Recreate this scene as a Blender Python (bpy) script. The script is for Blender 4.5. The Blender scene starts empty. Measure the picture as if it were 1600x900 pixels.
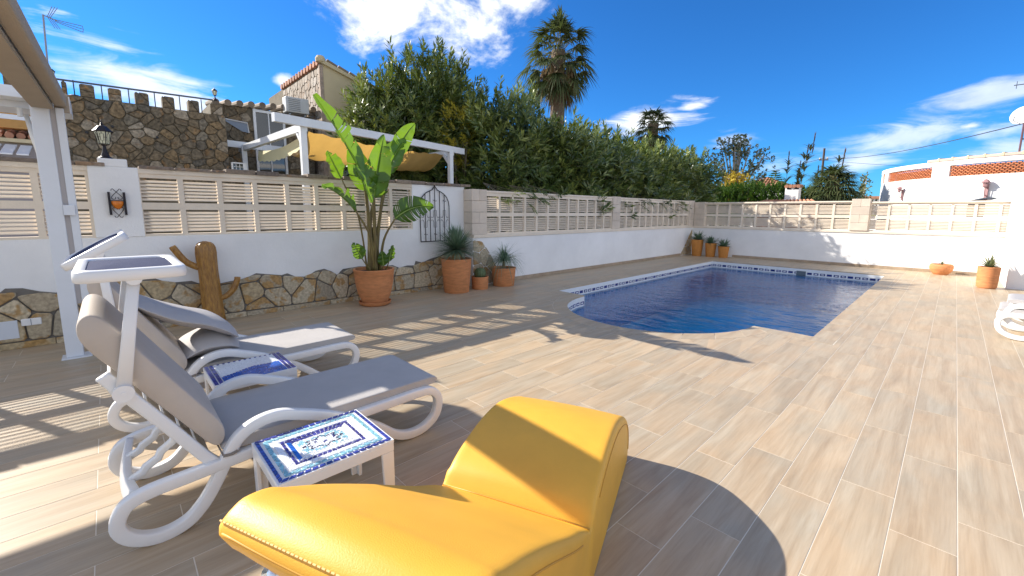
import bpy, bmesh, math, random
import numpy as np
from mathutils import Vector, Matrix
from mathutils.geometry import delaunay_2d_cdt
random.seed(7); rng = np.random.default_rng(7)
S = bpy.context.scene
COL = S.collection
PI = math.pi

# ------------------------------------------------------------------ camera
def cam_axes(h, p, r):
    ch, sh, cp, sp, cr, sr = math.cos(h), math.sin(h), math.cos(p), math.sin(p), math.cos(r), math.sin(r)
    F = Vector((-sh*cp, ch*cp, -sp)); R = Vector((ch, sh, 0)); U = R.cross(F)
    return cr*R + sr*U, -sr*R + cr*U, F
CR, CU, CF = cam_axes(math.radians(46.26), math.radians(8.14), math.radians(0.36))
cam = bpy.data.cameras.new("camera"); camo = bpy.data.objects.new("camera", cam); COL.objects.link(camo)
m = Matrix((CR, CU, -CF)).transposed().to_4x4(); m.translation = Vector((0, 0, 1.5))
camo.matrix_world = m
cam.sensor_width = 36; cam.lens = 657.2/1600*36; cam.shift_y = -25/1600
cam.clip_start = 0.02; cam.clip_end = 3000
S.camera = camo

# ------------------------------------------------------------------ light
SUNH = Vector((-0.8975, -0.4410, 0)); SUNEL = math.radians(29.45)
sd = Vector((SUNH.x*math.cos(SUNEL), SUNH.y*math.cos(SUNEL), math.sin(SUNEL)))
sun = bpy.data.lights.new("sun", 'SUN'); sun.energy = 4.8; sun.angle = math.radians(0.42); sun.color = (1.0, 0.93, 0.83)
suno = bpy.data.objects.new("sun", sun); COL.objects.link(suno)
suno.rotation_euler = sd.to_track_quat('Z', 'Y').to_euler()
S.view_settings.view_transform = 'Standard'; S.view_settings.look = 'None'
S.view_settings.gamma = 1; S.view_settings.use_curve_mapping = False
S.view_settings.exposure = 0.95

W = bpy.data.worlds.new("World"); S.world = W; W.use_nodes = True
def world():
    nt = W.node_tree; N = nt.nodes; L = nt.links; N.clear()
    out = N.new('ShaderNodeOutputWorld'); bg = N.new('ShaderNodeBackground'); L.new(bg.outputs[0], out.inputs[0])
    sky = N.new('ShaderNodeTexSky'); sky.sky_type = 'NISHITA'; sky.sun_disc = False
    sky.sun_elevation = SUNEL; sky.sun_rotation = math.atan2(sd.x, sd.y)
    sky.air_density = 1.0; sky.dust_density = 0.2; sky.ozone_density = 3.0; sky.altitude = 800
    hs = N.new('ShaderNodeMix'); hs.data_type = 'RGBA'; hs.blend_type = 'MULTIPLY'; hs.inputs[0].default_value = 1
    hs.inputs[7].default_value = (0.17, 0.57, 1.0, 1)
    L.new(sky.outputs[0], hs.inputs[6])
    tc = N.new('ShaderNodeTexCoord'); D = tc.outputs['Generated']
    def math_(op, a, b=None, c=None):
        n = N.new('ShaderNodeMath'); n.operation = op
        for i, v in enumerate((a, b, c)):
            if v is None: continue
            if hasattr(v, 'links'): L.new(v, n.inputs[i])
            else: n.inputs[i].default_value = v
        return n.outputs[0]
    def dot(v):
        n = N.new('ShaderNodeVectorMath'); n.operation = 'DOT_PRODUCT'; L.new(D, n.inputs[0]); n.inputs[1].default_value = v
        return n.outputs['Value']
    def noise(scale, stretch, det=7, rough=.6, dist=.4):
        mp = N.new('ShaderNodeMapping'); L.new(D, mp.inputs[0]); mp.inputs['Scale'].default_value = stretch
        n = N.new('ShaderNodeTexNoise'); L.new(mp.outputs[0], n.inputs['Vector'])
        n.inputs['Scale'].default_value = scale; n.inputs['Detail'].default_value = det
        n.inputs['Roughness'].default_value = rough; n.inputs['Distortion'].default_value = dist
        return n.outputs['Fac']
    puff = noise(5.5, (1, 1, 1.6), 9, .62, .3); wisp = noise(5.0, (1, 1, 5.0), 6, .6, 1.0); fine = noise(19, (1, 1, 1.8), 7, .6, .2)
    total = None
    # clouds: centre pixel-free directions (azimuth left of +Y, elevation), half sizes in radians, tilt, kind, strength
    def ray(x, y): return (CR*((x-800)/657.2) - CU*((y-425)/657.2) + CF).normalized()
    clouds = [  # direction, half width, half height, tilt, kind, gain, threshold
        (CLOUD[0], .27, .13, -.05, 'p', 1.3, .42), (CLOUD[1], .12, .09, .1, 'p', 1.2, .40),
        (CLOUD[2], .14, .05, .05, 'w', 1.0, .38), (CLOUD[3], .075, .02, .10, 'w', 1.1, .40),
        (CLOUD[4], .09, .035, -.1, 'w', .7, .42), (CLOUD[5], .20, .04, .05, 'w', .6, .40),
        (CLOUD[6], .11, .030, .12, 'w', .6, .40), (CLOUD[7], .05, .018, .1, 'p', 1.0, .42),
        (CLOUD[8], .42, .075, -.34, 'w', .8, .37), (CLOUD[9], .22, .05, -.30, 'w', .45, .42),
        (CLOUD[10], .03, .02, .2, 'p', .8, .36), (CLOUD[11], .12, .03, 0, 'w', .6, .42),
         (CLOUD[13], .07, .03, 0.1, 'w', .7, .4),
        (CLOUD[14], .10, .04, 0.1, 'w', .5, .42)]
    for d, sx, sy, tilt, kind, gain, th in clouds:
        d = Vector(d).normalized(); t1 = d.cross(Vector((0, 0, 1))).normalized(); t2 = t1.cross(d)
        a1 = t1*math.cos(tilt) + t2*math.sin(tilt); a2 = -t1*math.sin(tilt) + t2*math.cos(tilt)
        a = math_('DIVIDE', dot(a1), sx); b = math_('DIVIDE', dot(a2), sy)
        r = math_('SQRT', math_('ADD', math_('MULTIPLY', a, a), math_('MULTIPLY', b, b)))
        f = math_('SUBTRACT', 1.0, r)
        f = math_('MULTIPLY', f, math_('GREATER_THAN', dot(d), 0.0))
        f = math_('ADD', math_('MULTIPLY', f, .42), math_('MULTIPLY', puff if kind == 'p' else wisp, .9))
        f = math_('ADD', f, math_('MULTIPLY', fine, .16))
        mr = N.new('ShaderNodeMapRange'); mr.interpolation_type = 'SMOOTHSTEP'; L.new(f, mr.inputs[0])
        mr.inputs[1].default_value = th + .26; mr.inputs[2].default_value = th + (.50 if kind == 'p' else .56)
        mr.inputs[4].default_value = gain
        # only inside the neighbourhood of the cloud
        g = math_('LESS_THAN', r, 1.9); v = math_('MULTIPLY', mr.outputs[0], g)
        fo = N.new('ShaderNodeMapRange'); L.new(r, fo.inputs[0]); fo.inputs[1].default_value = .75; fo.inputs[2].default_value = 1.55
        fo.inputs[3].default_value = 1; fo.inputs[4].default_value = 0
        v = math_('MULTIPLY', v, fo.outputs[0])
        total = v if total is None else math_('MAXIMUM', total, v)
    # cloud field added outside the view, fuller low down, as neutral fill light
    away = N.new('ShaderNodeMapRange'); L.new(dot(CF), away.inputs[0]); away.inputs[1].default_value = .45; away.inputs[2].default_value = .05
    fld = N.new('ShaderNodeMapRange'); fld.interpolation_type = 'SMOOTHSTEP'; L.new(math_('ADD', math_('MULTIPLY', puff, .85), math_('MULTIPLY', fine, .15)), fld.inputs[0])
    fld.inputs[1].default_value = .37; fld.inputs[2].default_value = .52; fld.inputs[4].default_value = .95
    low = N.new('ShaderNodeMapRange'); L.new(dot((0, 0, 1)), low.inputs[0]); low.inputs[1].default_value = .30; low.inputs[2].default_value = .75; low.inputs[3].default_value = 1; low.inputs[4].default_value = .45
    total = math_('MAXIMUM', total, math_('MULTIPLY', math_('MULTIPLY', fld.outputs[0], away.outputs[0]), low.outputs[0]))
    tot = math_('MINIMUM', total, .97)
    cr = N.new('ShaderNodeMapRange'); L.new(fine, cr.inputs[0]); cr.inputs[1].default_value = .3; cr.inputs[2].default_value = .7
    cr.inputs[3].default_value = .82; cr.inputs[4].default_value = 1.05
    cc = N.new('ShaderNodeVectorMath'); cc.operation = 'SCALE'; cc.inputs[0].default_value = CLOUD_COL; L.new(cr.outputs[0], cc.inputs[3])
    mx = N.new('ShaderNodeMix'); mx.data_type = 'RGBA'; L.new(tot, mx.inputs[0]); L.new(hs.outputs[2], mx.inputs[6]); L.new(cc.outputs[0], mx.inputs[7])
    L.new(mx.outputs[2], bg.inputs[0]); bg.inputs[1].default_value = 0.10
CLOUD_COL = (6.6, 6.8, 7.1)
CLOUD = [(-0.7931,0.4727,0.3842),(-0.6553,0.6223,0.4283),(-0.4799,0.8543,0.1996),(-0.3949,0.8925,0.2180),(-0.3240,0.9339,0.1512),(-0.0692,0.9894,0.1279),(0.0240,0.9832,0.1811),(-0.0005,0.9905,0.1374),(-0.9769,0.0864,0.1953),(-0.9899,0.0018,0.1421),(-0.9287,0.2726,0.2514),(0.0339,0.9947,0.0976),(-0.4914,0.8112,0.3170),(-0.1328,0.9870,0.0906),(-0.2685,0.9591,0.0900),]
world()

# ------------------------------------------------------------------ materials
MATS = {}
def mat(name, col, rough=.6, var=0.0, scale=6, var2=None, bump=0.0, bscale=40, stretch=(1, 1, 1), metal=0, spec=.5,
        trans=0.0, tcol=None, rnd=0.0, attr=None, coat=0, sheen=0, detail=5, dist=0.0, emit=None, estr=0):
    if name in MATS: return MATS[name]
    m = bpy.data.materials.new(name); MATS[name] = m; m.use_nodes = True
    nt = m.node_tree; N = nt.nodes; L = nt.links; b = N['Principled BSDF']; out = N['Material Output']
    b.inputs['Roughness'].default_value = rough; b.inputs['Metallic'].default_value = metal
    b.inputs['Specular IOR Level'].default_value = spec; b.inputs['Coat Weight'].default_value = coat
    b.inputs['Coat Roughness'].default_value = .25
    geo = N.new('ShaderNodeNewGeometry'); tc = N.new('ShaderNodeTexCoord'); mp = N.new('ShaderNodeMapping')
    L.new(geo.outputs['Position'], mp.inputs[0]); mp.inputs['Scale'].default_value = stretch
    c4 = (*col, 1)
    src = None
    if var > 0 or var2:
        n = N.new('ShaderNodeTexNoise'); L.new(mp.outputs[0], n.inputs['Vector']); n.inputs['Scale'].default_value = scale
        n.inputs['Detail'].default_value = detail; n.inputs['Roughness'].default_value = .62; n.inputs['Distortion'].default_value = dist
        r = N.new('ShaderNodeMapRange'); L.new(n.outputs['Fac'], r.inputs[0]); r.inputs[1].default_value = .3; r.inputs[2].default_value = .7
        mx = N.new('ShaderNodeMix'); mx.data_type = 'RGBA'; L.new(r.outputs[0], mx.inputs[0])
        if var2: mx.inputs[6].default_value = c4; mx.inputs[7].default_value = (*var2, 1)
        else:
            mx.inputs[6].default_value = (*[v*(1-var) for v in col], 1); mx.inputs[7].default_value = (*[min(1, v*(1+var)) for v in col], 1)
        src = mx.outputs[2]
    if rnd > 0 or attr:
        if attr:
            a = N.new('ShaderNodeAttribute'); a.attribute_name = attr; rv = a.outputs['Fac']
        else:
            oi = N.new('ShaderNodeObjectInfo'); ad = N.new('ShaderNodeMath'); ad.operation = 'ADD'
            L.new(oi.outputs['Random'], ad.inputs[0]); L.new(geo.outputs['Random Per Island'], ad.inputs[1])
            fr = N.new('ShaderNodeMath'); fr.operation = 'FRACT'; L.new(ad.outputs[0], fr.inputs[0]); rv = fr.outputs[0]
        rr = N.new('ShaderNodeMapRange'); L.new(rv, rr.inputs[0]); rr.inputs[3].default_value = 1-rnd; rr.inputs[4].default_value = 1+rnd
        sc = N.new('ShaderNodeVectorMath'); sc.operation = 'SCALE'; L.new(rr.outputs[0], sc.inputs[3])
        if src is not None: L.new(src, sc.inputs[0])
        else: sc.inputs[0].default_value = col
        src = sc.outputs[0]
    if src is not None: L.new(src, b.inputs['Base Color'])
    else: b.inputs['Base Color'].default_value = c4
    if bump > 0:
        n2 = N.new('ShaderNodeTexNoise'); L.new(mp.outputs[0], n2.inputs['Vector']); n2.inputs['Scale'].default_value = bscale
        n2.inputs['Detail'].default_value = 6; n2.inputs['Roughness'].default_value = .6
        bp = N.new('ShaderNodeBump'); bp.inputs['Strength'].default_value = min(1, bump); bp.inputs['Distance'].default_value = .01*max(1, bump)
        L.new(n2.outputs['Fac'], bp.inputs['Height']); L.new(bp.outputs[0], b.inputs['Normal'])
    if trans > 0:
        t = N.new('ShaderNodeBsdfTranslucent'); t.inputs[0].default_value = (*(tcol or col), 1)
        ms = N.new('ShaderNodeMixShader'); ms.inputs[0].default_value = trans
        L.new(b.outputs[0], ms.inputs[1]); L.new(t.outputs[0], ms.inputs[2]); L.new(ms.outputs[0], out.inputs[0])
    return m

def ramp(N, stops, interp='LINEAR'):
    r = N.new('ShaderNodeValToRGB'); e = r.color_ramp; e.interpolation = interp
    while len(e.elements) < len(stops): e.elements.new(.5)
    for el, (p, c) in zip(e.elements, stops): el.position = p; el.color = (*c, 1)
    return r

def tile_material():
    m = bpy.data.materials.new("wood_look_porcelain"); m.use_nodes = True
    nt = m.node_tree; N = nt.nodes; L = nt.links; b = N['Principled BSDF']
    geo = N.new('ShaderNodeNewGeometry'); oi = N.new('ShaderNodeObjectInfo')
    ad = N.new('ShaderNodeMath'); ad.operation = 'ADD'; L.new(oi.outputs['Random'], ad.inputs[0]); L.new(geo.outputs['Random Per Island'], ad.inputs[1])
    fr = N.new('ShaderNodeMath'); fr.operation = 'FRACT'; L.new(ad.outputs[0], fr.inputs[0]); R = fr.outputs[0]
    off = N.new('ShaderNodeVectorMath'); off.operation = 'SCALE'; off.inputs[0].default_value = (37, 91, 13); L.new(R, off.inputs[3])
    add = N.new('ShaderNodeVectorMath'); L.new(geo.outputs['Position'], add.inputs[0]); L.new(off.outputs[0], add.inputs[1])
    def nz(scale, st, det, ro, di):
        mp = N.new('ShaderNodeMapping'); L.new(add.outputs[0], mp.inputs[0]); mp.inputs['Scale'].default_value = st
        n = N.new('ShaderNodeTexNoise'); L.new(mp.outputs[0], n.inputs['Vector']); n.inputs['Scale'].default_value = scale
        n.inputs['Detail'].default_value = det; n.inputs['Roughness'].default_value = ro; n.inputs['Distortion'].default_value = di
        return n.outputs['Fac']
    n1 = nz(4.4, (2.8, .24, 1), 6, .58, .8); n2 = nz(2.0, (2.0, .8, 1), 4, .5, .6); n3 = nz(38, (2.6, .10, 1), 4, .6, .25)
    r1 = ramp(N, [(.24, (.36, .275, .18)), (.42, (.425, .335, .228)), (.56, (.47, .382, .27)), (.78, (.525, .445, .33))]); L.new(n1, r1.inputs[0])
    r2 = ramp(N, [(.35, (.93, .96, .98)), (.65, (1.06, 1.0, .93))]); L.new(n2, r2.inputs[0])
    r3 = ramp(N, [(.33, (.93, .92, .91)), (.6, (1.02, 1.02, 1.02))]); L.new(n3, r3.inputs[0])
    m1 = N.new('ShaderNodeMix'); m1.data_type = 'RGBA'; m1.blend_type = 'MULTIPLY'; m1.inputs[0].default_value = 1; L.new(r1.outputs[0], m1.inputs[6]); L.new(r2.outputs[0], m1.inputs[7])
    m2 = N.new('ShaderNodeMix'); m2.data_type = 'RGBA'; m2.blend_type = 'MULTIPLY'; m2.inputs[0].default_value = 1; L.new(m1.outputs[2], m2.inputs[6]); L.new(r3.outputs[0], m2.inputs[7])
    r4 = ramp(N, [(0, (.93, .935, .94)), (.5, (.99, .98, .97)), (1, (1.05, 1.03, 1.0))]); L.new(R, r4.inputs[0])
    m3 = N.new('ShaderNodeMix'); m3.data_type = 'RGBA'; m3.blend_type = 'MULTIPLY'; m3.inputs[0].default_value = 1; L.new(m2.outputs[2], m3.inputs[6]); L.new(r4.outputs[0], m3.inputs[7])
    L.new(m3.outputs[2], b.inputs['Base Color'])
    rr = N.new('ShaderNodeMapRange'); L.new(n1, rr.inputs[0]); rr.inputs[3].default_value = .36; rr.inputs[4].default_value = .55; L.new(rr.outputs[0], b.inputs['Roughness'])
    b.inputs['Specular IOR Level'].default_value = .4
    bp = N.new('ShaderNodeBump'); bp.inputs['Strength'].default_value = .25; bp.inputs['Distance'].default_value = .002; L.new(n3, bp.inputs['Height']); L.new(bp.outputs[0], b.inputs['Normal'])
    return m

def stone_material(name, cols, scale=7, rnd=.18, vein=(.30, .17, .06), sv=.55, bump=.5):
    """rock face: a base that differs from stone to stone plus rusty patches with shapes of their own"""
    m = bpy.data.materials.new(name); m.use_nodes = True
    nt = m.node_tree; N = nt.nodes; L = nt.links; b = N['Principled BSDF']
    geo = N.new('ShaderNodeNewGeometry'); oi = N.new('ShaderNodeObjectInfo')
    ad = N.new('ShaderNodeMath'); ad.operation = 'ADD'; L.new(oi.outputs['Random'], ad.inputs[0]); L.new(geo.outputs['Random Per Island'], ad.inputs[1])
    fr = N.new('ShaderNodeMath'); fr.operation = 'FRACT'; L.new(ad.outputs[0], fr.inputs[0]); R = fr.outputs[0]
    r0 = ramp(N, [(i/(len(cols)-1) if len(cols) > 1 else 0, c) for i, c in enumerate(cols)], 'LINEAR'); L.new(R, r0.inputs[0])
    off = N.new('ShaderNodeVectorMath'); off.operation = 'SCALE'; off.inputs[0].default_value = (17, 31, 23); L.new(R, off.inputs[3])
    add = N.new('ShaderNodeVectorMath'); L.new(geo.outputs['Position'], add.inputs[0]); L.new(off.outputs[0], add.inputs[1])
    n = N.new('ShaderNodeTexNoise'); L.new(add.outputs[0], n.inputs['Vector']); n.inputs['Scale'].default_value = scale; n.inputs['Detail'].default_value = 3; n.inputs['Distortion'].default_value = .5
    mr = N.new('ShaderNodeMapRange'); L.new(n.outputs['Fac'], mr.inputs[0]); mr.inputs[1].default_value = sv; mr.inputs[2].default_value = sv+.07; mr.inputs[4].default_value = .75
    mx = N.new('ShaderNodeMix'); mx.data_type = 'RGBA'; L.new(mr.outputs[0], mx.inputs[0]); L.new(r0.outputs[0], mx.inputs[6]); mx.inputs[7].default_value = (*vein, 1)
    n2 = N.new('ShaderNodeTexNoise'); L.new(add.outputs[0], n2.inputs['Vector']); n2.inputs['Scale'].default_value = scale*5; n2.inputs['Detail'].default_value = 6
    r2 = ramp(N, [(.3, (1-rnd*1.6,)*3), (.7, (1+rnd,)*3)]); L.new(n2.outputs['Fac'], r2.inputs[0])
    m2 = N.new('ShaderNodeMix'); m2.data_type = 'RGBA'; m2.blend_type = 'MULTIPLY'; m2.inputs[0].default_value = 1; L.new(mx.outputs[2], m2.inputs[6]); L.new(r2.outputs[0], m2.inputs[7])
    L.new(m2.outputs[2], b.inputs['Base Color']); b.inputs['Roughness'].default_value = .8; b.inputs['Specular IOR Level'].default_value = .3
    bp = N.new('ShaderNodeBump'); bp.inputs['Strength'].default_value = bump; bp.inputs['Distance'].default_value = .012; L.new(n2.outputs['Fac'], bp.inputs['Height']); L.new(bp.outputs[0], b.inputs['Normal'])
    return m

def leaf_material(name, c0, c1, c2, trans=.35, tcol=(.35, .5, .05), rough=.4, spec=.5):
    m = bpy.data.materials.new(name); m.use_nodes = True
    nt = m.node_tree; N = nt.nodes; L = nt.links; b = N['Principled BSDF']; out = N['Material Output']
    a = N.new('ShaderNodeAttribute'); a.attribute_name = 'tint'
    r = ramp(N, [(0, c0), (.5, c1), (.86, c2), (1, tuple(min(1, v*1.15) for v in c2))]); L.new(a.outputs['Fac'], r.inputs[0])
    L.new(r.outputs[0], b.inputs['Base Color']); b.inputs['Roughness'].default_value = rough; b.inputs['Specular IOR Level'].default_value = spec
    t = N.new('ShaderNodeBsdfTranslucent'); mm = N.new('ShaderNodeMix'); mm.data_type = 'RGBA'; mm.blend_type = 'MIX'; mm.inputs[0].default_value = .5
    L.new(r.outputs[0], mm.inputs[6]); mm.inputs[7].default_value = (*tcol, 1); L.new(mm.outputs[2], t.inputs[0])
    ms = N.new('ShaderNodeMixShader'); ms.inputs[0].default_value = trans
    L.new(b.outputs[0], ms.inputs[1]); L.new(t.outputs[0], ms.inputs[2]); L.new(ms.outputs[0], out.inputs[0])
    return m

# ------------------------------------------------------------------ mesh helpers
class MB:
    def __init__(s): s.v = []; s.f = []
    def add(s, vs, fs):
        o = len(s.v); s.v += [tuple(v) for v in vs]; s.f += [tuple(i+o for i in f) for f in fs]; return s
    def box(s, a, b, mtx=None):
        x0, y0, z0 = a; x1, y1, z1 = b
        vs = [Vector(p) for p in ((x0,y0,z0),(x1,y0,z0),(x1,y1,z0),(x0,y1,z0),(x0,y0,z1),(x1,y0,z1),(x1,y1,z1),(x0,y1,z1))]
        if mtx: vs = [mtx @ v for v in vs]
        return s.add(vs, [(0,3,2,1),(4,5,6,7),(0,1,5,4),(1,2,6,5),(2,3,7,6),(3,0,4,7)])
    def prism(s, poly, z0, z1, f=lambda p, z: (p[0], p[1], z), bevel=0):
        n = len(poly)
        if bevel:
            cx = sum(p[0] for p in poly)/n; cy = sum(p[1] for p in poly)/n
            r = max(1e-6, sum(math.hypot(p[0]-cx, p[1]-cy) for p in poly)/n); k = 1-bevel/r
            top = [(cx+(p[0]-cx)*k, cy+(p[1]-cy)*k) for p in poly]
            vs = [f(p, z0) for p in poly] + [f(p, z1-bevel*.6*(1 if z1 > z0 else -1)) for p in poly] + [f(p, z1) for p in top]
            fs = [tuple(range(2*n, 3*n))]
            for k2 in (0, 1): fs += [(k2*n+i, k2*n+(i+1) % n, (k2+1)*n+(i+1) % n, (k2+1)*n+i) for i in range(n)]
            return s.add(vs, fs)
        vs = [f(p, z0) for p in poly] + [f(p, z1) for p in poly]
        return s.add(vs, [tuple(range(n, 2*n)), tuple(reversed(range(n)))] + [(i, (i+1) % n, n+(i+1) % n, n+i) for i in range(n)])
    def tube(s, pts, r, n=8, caps=True, closed=False, up=None):
        pts = [Vector(p) for p in pts]; m_ = len(pts)
        rs = r if isinstance(r, (list, tuple)) else [r]*m_
        rings = []; prev = None
        for i, p in enumerate(pts):
            a = pts[(i-1) % m_] if (closed or i > 0) else p; b = pts[(i+1) % m_] if (closed or i < m_-1) else p
            t = (b-a).normalized()
            if prev is None:
                u = Vector(up) if up else (Vector((0,0,1)) if abs(t.z) < .9 else Vector((1,0,0)))
            else: u = prev
            u = (u - t*u.dot(t)).normalized(); w = t.cross(u); prev = u
            rings.append([p + (u*math.cos(2*PI*k/n) + w*math.sin(2*PI*k/n))*rs[i] for k in range(n)])
        vs = [v for q in rings for v in q]; fs = []
        for i in range(m_ if closed else m_-1):
            j = (i+1) % m_
            fs += [(i*n+k, i*n+(k+1) % n, j*n+(k+1) % n, j*n+k) for k in range(n)]
        if caps and not closed: fs += [tuple(reversed(range(n))), tuple((m_-1)*n+k for k in range(n))]
        return s.add(vs, fs)
    def lathe(s, prof, c=(0,0,0), n=32, sq=None):
        vs = []; m_ = len(prof)
        for r, z in prof:
            for k in range(n):
                a = 2*PI*k/n; vs.append((c[0]+r*math.cos(a), c[1]+r*math.sin(a), c[2]+z))
        fs = [(i*n+k, i*n+(k+1) % n, (i+1)*n+(k+1) % n, (i+1)*n+k) for i in range(m_-1) for k in range(n)]
        if prof[0][0] > 1e-5: fs.append(tuple(reversed(range(n))))
        if prof[-1][0] > 1e-5: fs.append(tuple((m_-1)*n+k for k in range(n)))
        return s.add(vs, fs)
    def strip(s, path, axis, w, t, closed=True, rr=.35):
        """rounded-rectangle bar swept along a path that lies in the plane normal to `axis`; w along axis, t in plane"""
        pts = [Vector(p) for p in path]; A = Vector(axis).normalized(); m_ = len(pts)
        ts = t if isinstance(t, (list, tuple)) else [t]*m_
        rings = []
        for i, p in enumerate(pts):
            a = pts[(i-1) % m_] if (closed or i > 0) else p; b = pts[(i+1) % m_] if (closed or i < m_-1) else p
            T = (b-a).normalized(); nn = A.cross(T).normalized(); h = ts[i]/2; q = min(w/2, h)*rr
            sec = []
            for sx, sy in ((1,1),(-1,1),(-1,-1),(1,-1)):
                c = (sx*(w/2-q), sy*(h-q))
                a0 = {(1,1):0,(-1,1):90,(-1,-1):180,(1,-1):270}[(sx,sy)]
                for dd in (0, 45, 90):
                    an = math.radians(a0+dd); sec.append((c[0]+q*math.cos(an), c[1]+q*math.sin(an)))
            rings.append([p + A*x + nn*y for x, y in sec])
        n = 12; vs = [v for q in rings for v in q]; fs = []
        for i in range(m_ if closed else m_-1):
            j = (i+1) % m_
            fs += [(i*n+k, i*n+(k+1) % n, j*n+(k+1) % n, j*n+k) for k in range(n)]
        if not closed: fs += [tuple(reversed(range(n))), tuple((m_-1)*n+k for k in range(n))]
        return s.add(vs, fs)
    def mesh(s, name, smooth=False):
        me = bpy.data.meshes.new(name); me.from_pydata(s.v, [], s.f); me.validate()
        bm = bmesh.new(); bm.from_mesh(me); bmesh.ops.recalc_face_normals(bm, faces=bm.faces); bm.to_mesh(me); bm.free()
        if smooth:
            me.polygons.foreach_set('use_smooth', [True]*len(me.polygons))
        return me

def crom(P, n=6, closed=False):
    P = [Vector(p) for p in P]; out = []; m_ = len(P); rng_ = range(m_ if closed else m_-1)
    for i in rng_:
        if closed: a, b, c, d = P[(i-1) % m_], P[i], P[(i+1) % m_], P[(i+2) % m_]
        else: a, b, c, d = P[max(i-1, 0)], P[i], P[i+1], P[min(i+2, m_-1)]
        for k in range(n):
            t = k/n; out.append(.5*((2*b) + (c-a)*t + (2*a-5*b+4*c-d)*t*t + (3*b-a-3*c+d)*t**3))
    if not closed: out.append(P[-1])
    return out

def obj(name, mb, material, parent=None, smooth=False, bevel=0, loc=None, rotz=0, seg=2):
    me = mb.mesh(name, smooth) if isinstance(mb, MB) else mb
    if material is not None and not me.materials: me.materials.append(material)
    o = bpy.data.objects.new(name, me); COL.objects.link(o)
    if parent: o.parent = parent
    if loc is not None: o.location = loc
    if rotz: o.rotation_euler = (0, 0, rotz)
    if bevel:
        b = o.modifiers.new('bevel', 'BEVEL'); b.width = bevel; b.segments = seg; b.limit_method = 'ANGLE'; b.angle_limit = math.radians(40)
        if smooth: pass
    return o
def autosmooth(o, ang=35):
    me = o.data; bm = bmesh.new(); bm.from_mesh(me)
    for f in bm.faces: f.smooth = True
    for e in bm.edges:
        if len(e.link_faces) == 2 and e.calc_face_angle(0) > math.radians(ang): e.smooth = False
    bm.to_mesh(me); bm.free(); return o
def thing(name, label, cat, loc=(0,0,0), rotz=0, group=None):
    o = bpy.data.objects.new(name, None); COL.objects.link(o); o.empty_display_size = .1
    o.location = loc; o.rotation_euler = (0, 0, rotz); o['label'] = label; o['category'] = cat
    if group: o['group'] = group
    return o
def tag(o, label, cat, group=None):
    o['label'] = label; o['category'] = cat
    if group: o['group'] = group
    return o
def struct(o): o['kind'] = 'structure'; return o
def stuff(o): o['kind'] = 'stuff'; return o
def copytree(o, parent=None):
    c = o.copy(); COL.objects.link(c); c.parent = parent
    for k in ('label',):
        if parent is None and k in c: pass
    for ch in o.children: copytree(ch, c)
    return c
def npmesh(name, verts, quads, tint=None, material=None, smooth=False):
    """big foliage meshes straight from numpy: verts (n,3), quads (m,4)"""
    me = bpy.data.meshes.new(name); nv = len(verts); nq = len(quads)
    me.vertices.add(nv); me.vertices.foreach_set('co', np.asarray(verts, dtype=np.float32).ravel())
    me.loops.add(nq*4); me.loops.foreach_set('vertex_index', np.asarray(quads, dtype=np.int32).ravel())
    me.polygons.add(nq); me.polygons.foreach_set('loop_start', np.arange(0, nq*4, 4, dtype=np.int32))
    me.polygons.foreach_set('loop_total', np.full(nq, 4, dtype=np.int32))
    if smooth: me.polygons.foreach_set('use_smooth', np.ones(nq, dtype=bool))
    me.update(calc_edges=True)
    if tint is not None:
        a = me.attributes.new('tint', 'FLOAT', 'FACE'); a.data.foreach_set('value', np.asarray(tint, dtype=np.float32))
    if material: me.materials.append(material)
    return me
# ------------------------------------------------------------------ shared materials
M_white = mat("white_render_paint", (.82, .815, .80), .85, var=.07, scale=1.1, bump=.4, bscale=38)
M_wplas = mat("white_resin", (.78, .775, .76), .32, var=.02, scale=8, bump=.03, bscale=90)
M_wmet = mat("white_lacquered_metal", (.72, .74, .76), .38, var=.03, scale=4)
M_block = mat("cream_concrete", (.77, .67, .54), .85, var=.07, scale=3, bump=.3, bscale=60)
M_bstone = mat("pink_stone_block", (.62, .53, .43), .85, var=.08, scale=5, bump=.35, bscale=70, rnd=.07)
M_grout = mat("pale_grout", (.72, .66, .55), .9, var=.06, scale=12)
M_mortar = mat("dark_mortar", (.17, .155, .135), .95, var=.15, scale=14, bump=.5, bscale=60)
M_mortar2 = mat("brown_mortar", (.15, .125, .085), .95, var=.2, scale=6, bump=.6, bscale=30)
M_iron = mat("black_wrought_iron", (.018, .014, .018), .5, metal=.3)
M_terra = mat("terracotta", (.56, .225, .085), .75, var=.20, scale=7, bump=.3, bscale=50, stretch=(1, 1, 4), detail=8)
M_ochre = mat("ochre_terracotta", (.52, .215, .045), .7, var=.10, scale=9, bump=.15, bscale=60)
M_soil = mat("potting_soil", (.05, .03, .02), .95, var=.4, scale=40, bump=.8, bscale=90)
M_tile = tile_material()
M_clad = stone_material("rustic_limestone_cladding", [(.48,.39,.25), (.40,.33,.23), (.54,.46,.32), (.34,.29,.21), (.58,.49,.34), (.42,.32,.18)], 6, .2, (.40, .22, .06), .52, .4)
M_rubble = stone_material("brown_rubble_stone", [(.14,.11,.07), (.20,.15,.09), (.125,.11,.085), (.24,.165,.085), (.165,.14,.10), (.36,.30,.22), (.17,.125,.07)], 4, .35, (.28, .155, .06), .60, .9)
M_cope = stone_material("coping_slate", [(.20,.155,.12), (.27,.21,.16), (.17,.14,.12), (.33,.26,.20)], 6, .2, (.28, .17, .09), .6, .8)
M_cream = mat("cream_house_render", (.60, .50, .31), .9, var=.05, scale=1.5, bump=.2, bscale=30)
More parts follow.
